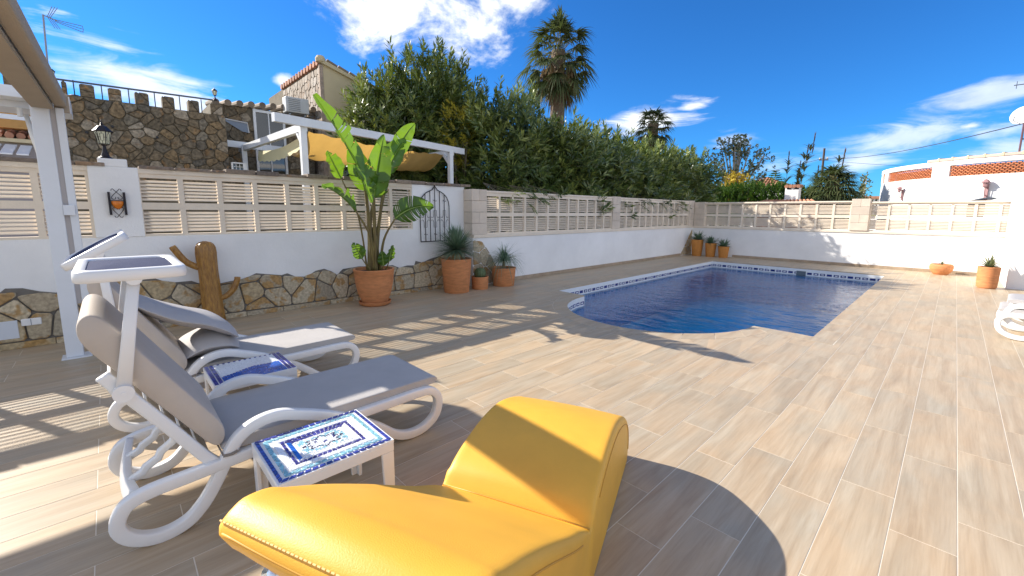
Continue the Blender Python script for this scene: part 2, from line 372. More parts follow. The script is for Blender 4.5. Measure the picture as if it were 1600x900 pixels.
M_roof = mat("weathered_clay_tile", (.36, .17, .10), .85, var=.25, scale=5, rnd=.2, bump=.3, bscale=30)
M_roofb = mat("mossy_clay_tile", (.22, .17, .12), .85, var=.25, scale=5, rnd=.2, bump=.3, bscale=30)
M_brick = mat("orange_lattice_brick", (.60, .20, .08), .85, var=.15, scale=8, rnd=.12)
M_gcush = mat("grey_cushion_fabric", (.43, .405, .38), .8, var=.05, scale=5, bump=.25, bscale=420)
M_gpill = mat("light_grey_pillow", (.42, .40, .39), .75, var=.05, scale=6, bump=.2, bscale=300)
M_bpipe = mat("beige_cushion_side", (.50, .435, .37), .8, var=.05, scale=6, bump=.2, bscale=300)
M_mesh = mat("navy_mesh_fabric", (.045, .055, .11), .9, spec=.1, bump=.2, bscale=500)
M_yel = mat("yellow_leatherette", (.80, .415, .045), .46, var=.07, scale=3.5, bump=.14, bscale=260, spec=.45)
M_yels = mat("yellow_seam", (.60, .29, .03), .55)
M_yst = mat("cream_stitch", (.80, .56, .20), .7)
M_blk = mat("black_rubber", (.02, .02, .022), .6)
M_chrome = mat("brushed_chrome", (.75, .75, .76), .18, metal=1)
M_beige = mat("beige_awning_canvas", (.40, .33, .245), .85, var=.05, scale=4, bump=.25, bscale=200)
M_ora = mat("orange_awning_canvas", (.62, .36, .12), .8, var=.05, scale=4, trans=.3, tcol=(.8, .42, .1))
M_yaw = mat("mustard_awning_canvas", (.50, .32, .12), .8, var=.14, scale=3, trans=.32, tcol=(.70, .42, .10))
M_yaw2 = mat("pale_yellow_valance", (.80, .74, .45), .8, var=.04, scale=4, trans=.25, tcol=(.8, .7, .4))
M_glassd = mat("dark_window_glass", (.02, .025, .03), .06, spec=1.0)
M_lamp = mat("frosted_lantern_glass", (.80, .80, .66), .3, trans=.4, tcol=(.8, .82, .6))
M_og = mat("amber_glass", (.70, .20, .02), .25, var=.2, scale=30)
M_steel = mat("galvanised_steel", (.30, .31, .33), .45, metal=.8)
M_rail = mat("grey_railing_metal", (.10, .12, .15), .5, metal=.4)
M_plw = mat("white_plastic_box", (.62, .65, .69), .5)
M_trunk = mat("varnished_cactus_wood", (.46, .235, .045), .45, var2=(.20, .085, .018), scale=16, stretch=(3, 3, .7), bump=1.0, bscale=34, coat=.25, dist=.4)
M_stemb = mat("banana_stem", (.20, .17, .045), .6, var2=(.12, .075, .03), scale=9, stretch=(3, 3, .6), bump=.3, bscale=40)
M_bark = mat("palm_bark", (.15, .11, .075), .9, var=.3, scale=8, stretch=(1, 1, 3), bump=1, bscale=12)
M_twig = mat("oleander_twig", (.12, .10, .06), .85)
M_barkl = mat("pale_tree_bark", (.33, .30, .26), .85, var=.15, scale=6)
M_tb = mat("cobalt_glass_tile", (.045, .055, .27), .12, rnd=.35, spec=.7)
M_tm = mat("mid_blue_glass_tile", (.03, .13, .50), .12, rnd=.25, spec=.7)
M_tt = mat("aqua_glass_tile", (.30, .55, .62), .12, rnd=.25, spec=.7)
M_tw = mat("white_glass_tile", (.80, .82, .84), .15, rnd=.06, spec=.7)
M_tp = mat("violet_glass_tile", (.07, .06, .26), .12, rnd=.35, spec=.7)
M_tk = mat("black_marble_chip", (.045, .035, .06), .2, rnd=.4)
M_tg = mat("white_table_grout", (.80, .80, .79), .7)
M_poolw = mat("white_pool_render", (.74, .75, .74), .6, var=.03, scale=3)
M_motif = mat("cobalt_border_motif", (.018, .035, .17), .2, rnd=.2)
M_ground = mat("dry_earth", (.20, .165, .11), .95, var=.25, scale=.8, bump=.5, bscale=6)
M_gravel = M_ground
M_trim = mat("beige_skirting_tile", (.36, .275, .19), .6, var=.2, scale=5, stretch=(1, 1, 1), rnd=.10)
L_ole = leaf_material("oleander_leaf", (.030, .062, .018), (.095, .145, .034), (.30, .34, .085), .16, (.30, .38, .03), .33, .7)
L_oley = leaf_material("yellowing_oleander_leaf", (.16, .18, .03), (.34, .31, .035), (.55, .46, .05), .35, (.6, .5, .05), .45, .5)
L_ban = leaf_material("banana_leaf", (.025, .085, .010), (.055, .145, .014), (.11, .22, .02), .42, (.30, .50, .02), .3, .6)
L_palm = leaf_material("palm_frond", (.045, .065, .028), (.075, .105, .04), (.13, .15, .06), .2, (.2, .26, .05), .5, .4)
L_dead = leaf_material("dead_palm_frond", (.14, .09, .055), (.24, .17, .10), (.36, .28, .18), .2, (.4, .3, .15), .8, .2)
L_yuc = leaf_material("yucca_leaf", (.09, .155, .095), (.17, .26, .165), (.30, .38, .27), .2, (.2, .3, .1), .45, .4)
L_hedge = leaf_material("cypress_hedge_leaf", (.020, .048, .010), (.045, .10, .015), (.09, .17, .02), .25, (.15, .3, .02), .6, .3)
L_tree = leaf_material("grey_green_tree_leaf", (.07, .09, .045), (.14, .16, .08), (.26, .26, .12), .3, (.3, .34, .1), .6, .3)
L_mim = leaf_material("mustard_bush_leaf", (.22, .16, .02), (.42, .31, .03), (.58, .44, .06), .35, (.6, .45, .05), .6, .3)
L_agav = leaf_material("agave_leaf", (.09, .12, .05), (.15, .18, .08), (.26, .28, .13), .15, (.3, .35, .1), .5, .4)

XL, XR, YB = -6.88, -6.62, 15.5      # left wall plane, pool-side wall plane, back wall plane

# ------------------------------------------------------------------ ground and terrace
g = MB()
for a, b in (((-60,-60),(-7.4,90)), ((8,-60),(60,90)), ((-7.4,-60),(8,-5)), ((-7.4,15.9),(8,90))):
    g.add([(a[0],a[1],-.3),(b[0],a[1],-.3),(b[0],b[1],-.3),(a[0],b[1],-.3)], [(0,1,2,3)])
for a, b in (((-400,-400),(-60,400)), ((60,-400),(400,400)), ((-60,-400),(60,-60)), ((-60,90),(60,400))):
    g.add([(a[0],a[1],-.3),(b[0],a[1],-.3),(b[0],b[1],-.3),(a[0],b[1],-.3)], [(0,1,2,3)])
struct(obj('ground', g, M_ground))

# pool outline, counter-clockwise
PX0, PX1, PY0, PY1, PCX, PR = -5.21, -1.06, 6.17, 13.82, -3.13, 1.40
def outline(off=0.0, n=20):
    pts = []
    r = PR+off; yy = PY0-off
    ang = math.asin(min(1, off/r)) if off > 0 else 0
    x0, x1, y1 = PX0-off, PX1+off, PY1+off
    pts.append((x0, yy))
    a0 = PI + ang; a1 = 2*PI - ang
    for k in range(n+1):
        a = a0 + (a1-a0)*k/n; pts.append((PCX + r*math.cos(a), PY0 + r*math.sin(a)))
    pts += [(x1, yy), (x1, y1), (x0, y1)]
    return pts
IN = outline(0); OUT = outline(.235)
def inside(p, poly):
    c = False; n = len(poly); x, y = p
    for i in range(n):
        x1, y1 = poly[i]; x2, y2 = poly[(i+1) % n]
        if (y1 > y) != (y2 > y) and x < (x2-x1)*(y-y1)/(y2-y1)+x1: c = not c
    return c
def cdt_ring(outer, inner):
    pts = [Vector(p) for p in outer]+[Vector(p) for p in inner]; n = len(outer); k = len(inner)
    ed = [(i, (i+1) % n) for i in range(n)] + [(n+i, n+(i+1) % k) for i in range(k)]
    v, e, f, _, _, _ = delaunay_2d_cdt(pts, ed, [], 0, 1e-6)
    out = []
    for t in f:
        c = sum((v[i] for i in t), Vector((0, 0)))/len(t)
        if inside(c, outer) and not inside(c, inner): out.append(t)
    return v, out
FLX0, FLX1, FLY0, FLY1 = -6.88, 6.0, -3.5, YB
v, f = cdt_ring([(FLX0,FLY0),(FLX1,FLY0),(FLX1,FLY1),(FLX0,FLY1)], outline(.1))
b = MB(); b.add([(p.x, p.y, -.0012) for p in v], f)
floor = struct(obj('terrace_floor', b, M_grout))
def tile_poly(x0, x1, y0, y1, z0=-.0035, z1=0.0):
    """tile (or what the pool coping leaves of it) as a slab"""
    corners = [(x0,y0),(x1,y0),(x1,y1),(x0,y1)]
    near = x1 > PX0-.5 and x0 < PX1+.5 and y1 > PY0-PR-.5 and y0 < PY1+.5
    if near:
        hit = [inside(c, OUTG) for c in corners] + [inside(((x0+x1)/2, y), OUTG) for y in np.linspace(y0, y1, 9)]
        if all(hit): return None
        if any(hit) or any(x0 < p[0] < x1 and y0 < p[1] < y1 for p in OUTG):
            pts = [Vector(c) for c in corners] + [Vector(p) for p in OUTG]; k = len(OUTG)
            v, e, f, _, _, _ = delaunay_2d_cdt(pts, [(0,1),(1,2),(2,3),(3,0)] + [(4+i, 4+(i+1) % k) for i in range(k)], [], 0, 1e-6)
            b = MB()
            for t in f:
                c = sum((v[i] for i in t), Vector((0, 0)))/len(t)
                if x0 < c.x < x1 and y0 < c.y < y1 and not inside(c, OUTG):
                    b.add([(v[i].x, v[i].y, z1) for i in t], [tuple(range(len(t)))])
            return b if b.f else None
    return MB().box((x0,y0,z0), (x1,y1,z1))
OUTG = outline(.239)
TW, TL, GAP = .2305, .92, .0022
tiles = []
k0 = int((FLX0-.165)/TW)-1
for k in range(k0, int((FLX1-.165)/TW)+1):
    x0 = .165 + k*TW; x1 = x0+TW
    if x1 < FLX0+.02 or x0 > FLX1: continue
    x0c, x1c = max(x0, FLX0+.0), min(x1, FLX1)
    y = (2.585 if k % 2 else 2.895) - TL*8
    while y < FLY1:
        y0, y1 = max(y, FLY0), min(y+TL, FLY1)
        if y1-y0 > .02:
            tiles.append((x0c+GAP, x1c-GAP, y0+GAP, y1-GAP))
        y += TL
def tdist(t): return math.hypot((t[0]+t[1])/2, (t[2]+t[3])/2)
def tvis(t):
    p = Vector(((t[0]+t[1])/2, (t[2]+t[3])/2, -1.5)); z = p.dot(CF)
    if z < .3: return False
    x = 800+657.2*p.dot(CR)/z; y = 425-657.2*p.dot(CU)/z
    return -150 < x < 1750 and y < 1150
vis = sorted([t for t in tiles if tvis(t)], key=tdist)
near300 = vis[:298]; rest = [t for t in tiles if t not in set(near300)]
for t in near300:
    cx, cy = (t[0]+t[1])/2, (t[2]+t[3])/2
    mb = tile_poly(*t)
    if mb is None: continue
    mb.v = [(p[0]-cx, p[1]-cy, p[2]) for p in mb.v]
    obj('tile', mb, M_tile, floor, loc=(cx, cy, 0))
rb = MB()
for t in rest:
    mb = tile_poly(*t)
    if mb: rb.add(mb.v, mb.f)
o = stuff(obj('tile_field', rb, M_tile, floor))

# ------------------------------------------------------------------ pool
pool = thing('swimming_pool', 'blue-lined swimming pool with rounded near end and cobalt motif border sunk in the terrace', 'swimming pool', (-3.1, 10, 0))
def P_(mb, o=(-3.1, 10, 0)):
    mb.v = [(p[0]-o[0], p[1]-o[1], p[2]-o[2]) for p in mb.v]; return mb
WZ = -.195
b = MB(); n = len(IN)
b.add([(p[0],p[1],-.021) for p in IN] + [(p[0],p[1],WZ-.04) for p in IN], [(i,(i+1)%n,n+(i+1)%n,n+i) for i in range(n)])
obj('rim_wall', P_(b), M_poolw, pool)
def liner_material():
    m = bpy.data.materials.new("blue_mosaic_liner"); m.use_nodes = True
    nt = m.node_tree; N = nt.nodes; L = nt.links; b = N['Principled BSDF']
    geo = N.new('ShaderNodeNewGeometry'); vo = N.new('ShaderNodeTexVoronoi'); vo.inputs['Scale'].default_value = 22
    vo.distance = 'CHEBYCHEV'; vo.inputs['Randomness'].default_value = .05
    L.new(geo.outputs['Position'], vo.inputs['Vector'])
    r = ramp(N, [(0, (.006, .34, .66)), (.5, (.010, .46, .80)), (1, (.04, .58, .90))]); L.new(vo.outputs['Color'], r.inputs[0])
    L.new(r.outputs[0], b.inputs['Base Color']); b.inputs['Roughness'].default_value = .3
    return m
M_liner = liner_material()
b = MB(); D = -1.15
b.add([(p[0],p[1],WZ-.04) for p in IN] + [(p[0],p[1],D) for p in IN], [(i,(i+1)%n,n+(i+1)%n,n+i) for i in range(n)] + [tuple(range(n, 2*n))])
obj('basin', P_(b), M_liner, pool)
st = MB()                                             # roman steps in the rounded end
for r, z in ((1.28, -.42), (.98, -.70), (.68, -.98)):
    pts = [(PCX+(r)*math.cos(PI+PI*k/24), PY0+.0+(-(1.395-r))*0+r*0+ (PR-.005)*0 + r*math.sin(PI+PI*k/24)) for k in range(25)]
    arc = [(PCX+1.39*math.cos(PI+PI*k/24), PY0+1.39*math.sin(PI+PI*k/24)) for k in range(25)]
    for k in range(24):
        a, c = arc[k], arc[k+1]; p, q = pts[k], pts[k+1]
        st.add([(a[0],a[1],z),(c[0],c[1],z),(q[0],q[1],z),(p[0],p[1],z),(p[0],p[1],z-.28),(q[0],q[1],z-.28)], [(0,1,2,3),(3,2,5,4)])
obj('steps', P_(st), M_liner, pool)
# coping tiles: straight runs, fan round the arc
def slab(poly):
    b = MB(); cx = sum(p[0] for p in poly)/len(poly); cy = sum(p[1] for p in poly)/len(poly)
    b.prism([(cx+(p[0]-cx)*(1-.003/ .2), cy+(p[1]-cy)*(1-.003/.2)) for p in poly], -.022, .0006); return b, (cx, cy)
cop = []
def run(p, q, w, nx, ny):
    L_ = math.hypot(q[0]-p[0], q[1]-p[1]); k = max(1, round(L_/.455)); 
    for i in range(k):
        a = (p[0]+(q[0]-p[0])*i/k, p[1]+(q[1]-p[1])*i/k); c = (p[0]+(q[0]-p[0])*(i+1)/k, p[1]+(q[1]-p[1])*(i+1)/k)
        cop.append([a, c, (c[0]+nx*w, c[1]+ny*w), (a[0]+nx*w, a[1]+ny*w)])
w = .235
run((PX1, PY0), (PX1, PY1), w, 1, 0); run((PX0, PY0), (PX0, PY1), w, -1, 0); run((PX0-w, PY1), (PX1+w, PY1), w, 0, 1)
A0 = PI + math.asin(w/(PR+w)); A1 = 2*PI - math.asin(w/(PR+w))
NA = 11
for k in range(NA):
    a, c = A0+(A1-A0)*k/NA, A0+(A1-A0)*(k+1)/NA
    ia = PI+PI*k/NA; ic = PI+PI*(k+1)/NA
    q = [(PCX+PR*math.cos(ia+(ic-ia)*j/3), PY0+PR*math.sin(ia+(ic-ia)*j/3)) for j in range(4)]
    r_ = [(PCX+(PR+w)*math.cos(a+(c-a)*j/3), PY0+(PR+w)*math.sin(a+(c-a)*j/3)) for j in (3,2,1,0)]
    cop.append(q+r_)
xa = PCX-(PR+w)*math.cos(math.asin(w/(PR+w)))
cop.append([(PX0-w, PY0), (PX0-w, PY0-w), (xa, PY0-w), (PCX-PR, PY0)])
xb = PCX+(PR+w)*math.cos(math.asin(w/(PR+w)))
cop.append([(xb, PY0-w), (PX1+w, PY0-w), (PX1+w, PY0), (PCX+PR, PY0)])
for poly in cop:
    mb, c = slab(poly); mb.v = [(p[0]-c[0], p[1]-c[1], p[2]) for p in mb.v]
    obj('coping_tile', mb, M_tile, pool, loc=(c[0]+3.1, c[1]-10, 0), bevel=0)
# motif border tiles
seg = [((PX0,PY1),(PX0,PY0)), ((PX0,PY0),(PCX-PR,PY0)), ((PCX+PR,PY0),(PX1,PY0)), ((PX1,PY0),(PX1,PY1)), ((PX1,PY1),(PX0,PY1))]
arcp = [(PCX+PR*math.cos(PI+PI*k/30), PY0+PR*math.sin(PI+PI*k/30)) for k in range(31)]
seg += list(zip(arcp[:-1], arcp[1:]))
tm = MB().box((-.055,0,-.029), (.055,.004,.029)).mesh('border_tile')
tn = MB()
tn.box((-.030,.004,-.012), (.030,.0055,.012)); tnm = tn.mesh('motif_centre')
tm.materials.append(M_motif); tnm.materials.append(M_poolw)
for (p, q) in seg:
    L_ = math.hypot(q[0]-p[0], q[1]-p[1]); k = max(1, int(round(L_/.147)))
    dx, dy = (q[0]-p[0])/L_, (q[1]-p[1])/L_; nx, ny = -dy, dx
    mid = ((p[0]+q[0])/2, (p[1]+q[1])/2)
    if not inside((mid[0]+nx*.05, mid[1]+ny*.05), IN): nx, ny = -nx, -ny
    for i in range(k):
        t = (i+.5)/k; x, y = p[0]+(q[0]-p[0])*t, p[1]+(q[1]-p[1])*t
        o = bpy.data.objects.new('border_tile', tm); COL.objects.link(o); o.parent = pool
        o.location = (x+3.1, y-10, -.135); o.rotation_euler = (0, 0, math.atan2(ny, nx)-PI/2)
        if (i % 3) != 1:
            o2 = bpy.data.objects.new('motif_centre', tnm); COL.objects.link(o2); o2.parent = o
sk = MB().box((-2.92,PY1-.012,-.21), (-2.70,PY1+.14,-.08)); obj('skimmer_mouth', P_(sk), mat("skimmer_plastic", (.10,.13,.15), .5), pool)
nz = MB().tube([(-3.6,PY1+.01,-.09),(-3.6,PY1-.03,-.09)], .03, 12); obj('inlet_nozzle', P_(nz), M_wplas, pool)
def water_material():
    m = bpy.data.materials.new("pool_water"); m.use_nodes = True
    nt = m.node_tree; N = nt.nodes; L = nt.links; N.clear(); out = N.new('ShaderNodeOutputMaterial')
    tr = N.new('ShaderNodeBsdfTransparent'); tr.inputs[0].default_value = (.70, .94, 1, 1)
    gl = N.new('ShaderNodeBsdfGlossy'); gl.inputs['Roughness'].default_value = .015
    fr = N.new('ShaderNodeFresnel'); fr.inputs[0].default_value = 1.45
    geo = N.new('ShaderNodeNewGeometry')
    def nz(sc, st, det):
        mp = N.new('ShaderNodeMapping'); L.new(geo.outputs['Position'], mp.inputs[0]); mp.inputs['Scale'].default_value = st; mp.inputs['Rotation'].default_value = (0, 0, .35)
        n = N.new('ShaderNodeTexNoise'); L.new(mp.outputs[0], n.inputs['Vector']); n.inputs['Scale'].default_value = sc; n.inputs['Detail'].default_value = det; n.inputs['Distortion'].default_value = .6
        return n.outputs['Fac']
    a = N.new('ShaderNodeMath'); a.operation = 'ADD'; b = N.new('ShaderNodeMath'); b.operation = 'MULTIPLY'; b.inputs[1].default_value = .26
    L.new(nz(1.7, (1, 2.0, 1), 2), a.inputs[0]); L.new(nz(6.0, (1, 1.8, 1), 3), b.inputs[0]); L.new(b.outputs[0], a.inputs[1])
    bp = N.new('ShaderNodeBump'); bp.inputs['Strength'].default_value = .7; bp.inputs['Distance'].default_value = .026
    L.new(a.outputs[0], bp.inputs['Height']); L.new(bp.outputs[0], gl.inputs['Normal']); L.new(bp.outputs[0], fr.inputs['Normal'])
    df = N.new('ShaderNodeBsdfDiffuse'); df.inputs[0].default_value = (.0, .42, 1.0, 1)
    bd = N.new('ShaderNodeMixShader'); bd.inputs[0].default_value = .04; L.new(tr.outputs[0], bd.inputs[1]); L.new(df.outputs[0], bd.inputs[2])
    ms = N.new('ShaderNodeMixShader'); L.new(fr.outputs[0], ms.inputs[0]); L.new(bd.outputs[0], ms.inputs[1]); L.new(gl.outputs[0], ms.inputs[2])
    L.new(ms.outputs[0], out.inputs[0]); return m
v, e, f, _, _, _ = delaunay_2d_cdt([Vector(p) for p in IN], [(i,(i+1)%n) for i in range(n)], [], 1, 1e-6)
b = MB(); b.add([(p.x,p.y,WZ) for p in v], [t for t in f if inside(sum((v[i] for i in t), Vector((0,0)))/len(t), IN)])
wo = struct(obj('water', b, water_material()))
if wo.data.polygons[0].normal.z < 0: wo.data.flip_normals()

# ------------------------------------------------------------------ voronoi stone fields
def clip(poly, a, b_, c):
    """keep the side a*x+b*y<=c"""
    out = []; n = len(poly)
    for i in range(n):
        p, q = poly[i], poly[(i+1) % n]; dp = a*p[0]+b_*p[1]-c; dq = a*q[0]+b_*q[1]-c
        if dp <= 0: out.append(p)
        if dp*dq < 0: t = dp/(dp-dq); out.append((p[0]+(q[0]-p[0])*t, p[1]+(q[1]-p[1])*t))
    return out
def cells(x0, x1, y0, y1, size, top=None, aspect=1.5, seed=1, jit=.42):
    r = random.Random(seed); nx = max(1, round((x1-x0)/(size*aspect))); ny = max(1, round((y1-y0)/size)); pts = []
    for j in range(ny):
        for i in range(nx):
            pts.append((x0+(i+.5+(.25 if j % 2 else -.25)+r.uniform(-jit, jit))*(x1-x0)/nx, y0+(j+.5+r.uniform(-jit, jit)*.9)*(y1-y0)/ny))
    res = []
    for i, p in enumerate(pts):
        poly = [(x0,y0),(x1,y0),(x1,y1),(x0,y1)]
        if top: 
            poly = [(x0,y0),(x1,y0),(x1,top(p[0])+.3),(x0,top(p[0])+.3)]
        for k, q in enumerate(pts):
            if k == i: continue
            dx, dy = q[0]-p[0], q[1]-p[1]; d2 = dx*dx+dy*dy
            if d2 > (size*4)**2: continue
            poly = clip(poly, dx, dy, (q[0]**2+q[1]**2-p[0]**2-p[1]**2)/2)
            if not poly: break
        if top and poly:
            # clip by the local slope of the upper edge
            xs = [c[0] for c in poly]; a, c_ = min(xs), max(xs); m_ = (a+c_)/2
            for (u, w_) in ((a, m_), (m_, c_)):
                if w_-u < 1e-3: continue
                s_ = (top(w_)-top(u))/(w_-u); poly = clip(poly, -s_, 1, top(u)-s_*u+.012)
                if not poly: break
        if len(poly) >= 3: res.append(poly)
    return res
def shrink(poly, d, r=None, rough=0):
    n = len(poly); cx = sum(p[0] for p in poly)/n; cy = sum(p[1] for p in poly)/n
    area = 0
    for i in range(n): area += poly[i][0]*poly[(i+1)%n][1]-poly[(i+1)%n][0]*poly[i][1]
    if abs(area)/2 < .0012: return None
    sgn = 1 if area > 0 else -1; q = list(poly)
    for i in range(n):
        p0, p1 = poly[i], poly[(i+1)%n]; dx, dy = p1[0]-p0[0], p1[1]-p0[1]; l = math.hypot(dx, dy)
        if l < 1e-5: continue
        nx, ny = dy/l*sgn, -dx/l*sgn; q = clip(q, nx, ny, nx*p0[0]+ny*p0[1]-d)
        if len(q) < 3: return None
    # round the corners: cut each corner with two points
    out = []; n = len(q)
    for i in range(n):
        a, b_, c = q[i-1], q[i], q[(i+1) % n]
        for s_ in (a, c):
            l = math.hypot(s_[0]-b_[0], s_[1]-b_[1]); t = min(.35, .022/max(l, 1e-6)) if rough == 0 else min(.3, rough/max(l, 1e-6))
            out.append((b_[0]+(s_[0]-b_[0])*t, b_[1]+(s_[1]-b_[1])*t))
    return out
def stones(parent, polys, place, depth, material, gap=.008, name='stone', rough=0, off=(0,0,0), seed=3, limit=300):
    r = random.Random(seed); k = 0; extra = MB()
    for p in polys:
        q = shrink(p, gap, rough=rough)
        if not q: continue
        d = depth*r.uniform(.7, 1.25); cx = sum(t[0] for t in q)/len(q); cy = sum(t[1] for t in q)/len(q)
        mb = MB().prism(q, 0, d, lambda t, z: Vector(place(t[0], t[1], z))-Vector(place(cx, cy, 0)), bevel=min(.012, depth*.5))
        c = Vector(place(cx, cy, 0))
        if k < limit: obj(name, mb, material, parent, loc=c-Vector(off))
        else: extra.add([Vector(v)+c-Vector(off) for v in mb.v], mb.f)
        k += 1
    if extra.f: stuff(obj(name+'_infill', extra, material, parent))
    return k
# ------------------------------------------------------------------ lattice fence panels
def slat_mesh(w, depth=.052, th=.012, tilt=26):
    b = MB(); c, s = math.cos(math.radians(tilt)), math.sin(math.radians(tilt))
    pr = [(-depth/2, -th/2), (depth/2, -th/2), (depth/2, th/2), (-depth/2, th/2)]
    pr = [(x*c + z*s*0, z - x*s) for x, z in pr]         # local y = towards the terrace (down), z up
    vs = [(x, p[0], p[1]) for x in (-w/2, w/2) for p in pr]
    b.add(vs, [(0,1,2,3),(7,6,5,4),(0,4,5,1),(1,5,6,2),(2,6,7,3),(3,7,4,0)]); return b
def lattice(parent, org, p0, dirv, nrm, n, cw, z0, z1, ns=6, rib=.058, top=.05, mid=.085, bot=.03, depth=.07, joined=0, ph=None):
    """n cells of width cw from p0 along dirv; nrm points to the terrace; slats are parts"""
    p0 = Vector((*p0, 0)); d = Vector((*dirv, 0)); nv = Vector((*nrm, 0)); org = Vector(org)
    M = Matrix((d, nv, Vector((0,0,1)))).transposed().to_4x4(); M.translation = p0-org
    L_ = n*cw; fr = MB(); dd = depth/2
    fr.box((0,-dd,z1-top), (L_,dd,z1), M); fr.box((0,-dd,z0), (L_,dd,z0+bot), M)
    zm = (z0+bot+z1-top)/2
    for i in range(n+1):
        a = max(0, i*cw-rib/2); c = min(L_, i*cw+rib/2)
        fr.box((a,-dd+.001,z0+bot), (c,dd-.001,z1-top), M)
    for i in range(n):
        a = max(0, i*cw-rib/2) if i == 0 else i*cw+rib/2
        a = i*cw+rib/2; c = (i+1)*cw-rib/2
        fr.box((a,-dd+.003,zm-mid/2), (c,dd-.003,zm+mid/2), M)
    obj('panel_frame', fr, M_block, parent)
    w = cw-rib+.004; sm = slat_mesh(w).mesh('slat'); sm.materials.append(M_block)
    rot = math.atan2(d.y, d.x); flip = (Vector((-d.y, d.x, 0)).dot(nv) < 0)
    if flip: rot += PI
    ex = MB()
    for i in range(n):
        for (a, c) in ((z0+bot, zm-mid/2), (zm+mid/2, z1-top)):
            for k in range(ns):
                z = a + (c-a)*(k+1)/(ns+1); pos = p0 + d*((i+.5)*cw) - org + Vector((0,0,z))
                if i < n-joined:
                    o = bpy.data.objects.new('slat', sm); COL.objects.link(o); o.parent = parent; o.location = pos; o.rotation_euler = (0,0,rot)
                else:
                    R = Matrix.Rotation(rot, 4, 'Z'); ex.add([R @ Vector(v) + pos for v in slat_mesh(w).v], slat_mesh(w).f)
    if ex.f: stuff(obj('slat_infill', ex, M_block, parent))

# ---- street-side wall on the left (X = XL)
lw = thing('garden_wall', 'long white wall with beige louvred block panels, stone-clad foot and slate coping behind the loungers', 'wall', (XL, 1, 0))
O = (XL, 1, 0)
def loc(mb, O_=O): mb.v = [(p[0]-O_[0], p[1]-O_[1], p[2]-O_[2]) for p in mb.v]; return mb
b = MB(); b.box((XL-.18,-3.5,-.3),(XL,5.24,1.17)); b.box((XL-.18,4.055,1.17),(XL,5.24,1.985))
obj('wall', loc(b), M_white, lw)
b = MB(); b.box((XL-.16,-3.5,1.935),(XL+.004,-.11,1.99)); b.box((XL-.16,.30,1.935),(XL+.004,4.055,1.99)); obj('top_beam', loc(b), M_block, lw)
b = MB(); b.box((XL-.19,-.112,1.17),(XL+.012,.322,1.995)); b.box((XL-.17,-.02,1.995),(XL+.01,.235,2.085)); obj('pier', loc(b), M_white, lw, bevel=.008)
lattice(lw, O, (XL-.045, -.111-.417*8), (0,1), (1,0), 8, .417, 1.17, 1.935, ns=6)
lattice(lw, O, (XL-.045, .302), (0,1), (1,0), 9, .417, 1.17, 1.935, ns=6)
r = random.Random(5); y = -3.5                                     # slate coping, laid piece by piece
while y < 5.2:
    l = r.uniform(.16, .42)
    if -.05 < y+l/2 < .27: y += l; continue
    h = r.uniform(.035, .062); q = [(XL-.21+r.uniform(-.02,.02), y), (XL+.03+r.uniform(-.02,.02), y+.004), (XL+.03+r.uniform(-.02,.02), y+l-.008), (XL-.21, y+l-.006)]
    mb = MB().prism(q, 1.9905, 1.9905+h, bevel=.010); cx, cy = XL-.09, y+l/2
    mb.v = [(p[0]-cx, p[1]-cy, p[2]) for p in mb.v]
    obj('coping_stone', mb, M_cope, lw, loc=(cx-XL, cy-1, 0)); y += l
TOPP = [(-3.6,.6),(-2.4,.66),(-1.5,.58),(-.89,.61),(-.85,.65),(-.73,.64),(-.61,.59),(-.49,.56),(-.41,.59),(-.2,.68),(0,.67),(.2,.62),(.35,.64),(.5,.56),(.73,.56),(.9,.47),(1.16,.51),(1.31,.52),(1.48,.59),(1.64,.56),(1.81,.53),(1.89,.55),(2.0,.49),(2.16,.47),(2.3,.55),(2.43,.57),(2.54,.52),(2.63,.45),(2.73,.54),(3.0,.56),(3.44,.53),(3.62,.53),(3.75,.47),(3.91,.5),(4.06,.49),(4.09,.57),(4.23,.53),(4.42,.59),(4.64,.63),(4.88,.73),(5.24,.92)]
def topf(y):
    for a, c in zip(TOPP, TOPP[1:]):
        if a[0] <= y <= c[0]: return a[1]+(c[1]-a[1])*(y-a[0])/(c[0]-a[0])
    return .6
b = MB(); ys = sorted(set([p[0] for p in TOPP if p[0] > -3.5]+[-3.5])); bp = [(-3.5,0)]+[(y,topf(y)+.012) for y in ys]+[(5.24,0)]
for a, c in zip(ys, ys[1:]):
    b.add([(XL+.0,a,0),(XL+.010,a,0),(XL+.010,a,topf(a)+.012),(XL,a,topf(a)+.012),(XL,c,0),(XL+.010,c,0),(XL+.010,c,topf(c)+.012),(XL,c,topf(c)+.012)],[(1,5,6,2),(2,6,7,3)])
obj('mortar_bed', loc(b), M_mortar, lw)
polys = cells(-3.5, 5.22, .075, .75, .225, top=topf, aspect=1.55, seed=17, jit=.5)
stones(lw, polys, lambda u, v, z: (XL+.010+z, u, v), .026, M_clad, gap=.008, off=O, seed=4)
y = -3.5                                                          # narrow plinth stones along the floor
while y < 5.2:
    l = r.uniform(.35, .8); l = min(l, 5.235-y)
    mb = MB().box((XL+.0005,y,.0),(XL+.036,y+l-.006,.066+r.uniform(-.006,.006))); cy = y+l/2; mb.v = [(p[0]-XL, p[1]-cy, p[2]) for p in mb.v]
    obj('plinth_stone', mb, M_clad, lw, loc=(0, cy-1, 0), bevel=.006); y += l
b = MB().box((XL+.02,-1.3,.12),(XL+.045,-.80,.315)); e = tag(obj('meter_box', b, M_plw, bevel=.004), 'flat pale grey meter box set low into the stone cladding at far left', 'utility box')
b = MB().box((XL+.02,-.775,.243),(XL+.050,-.625,.32)); sw = tag(obj('socket_plate', b, M_wplas, bevel=.008), 'small white double socket cover on the stone cladding beside the grey meter box', 'socket')
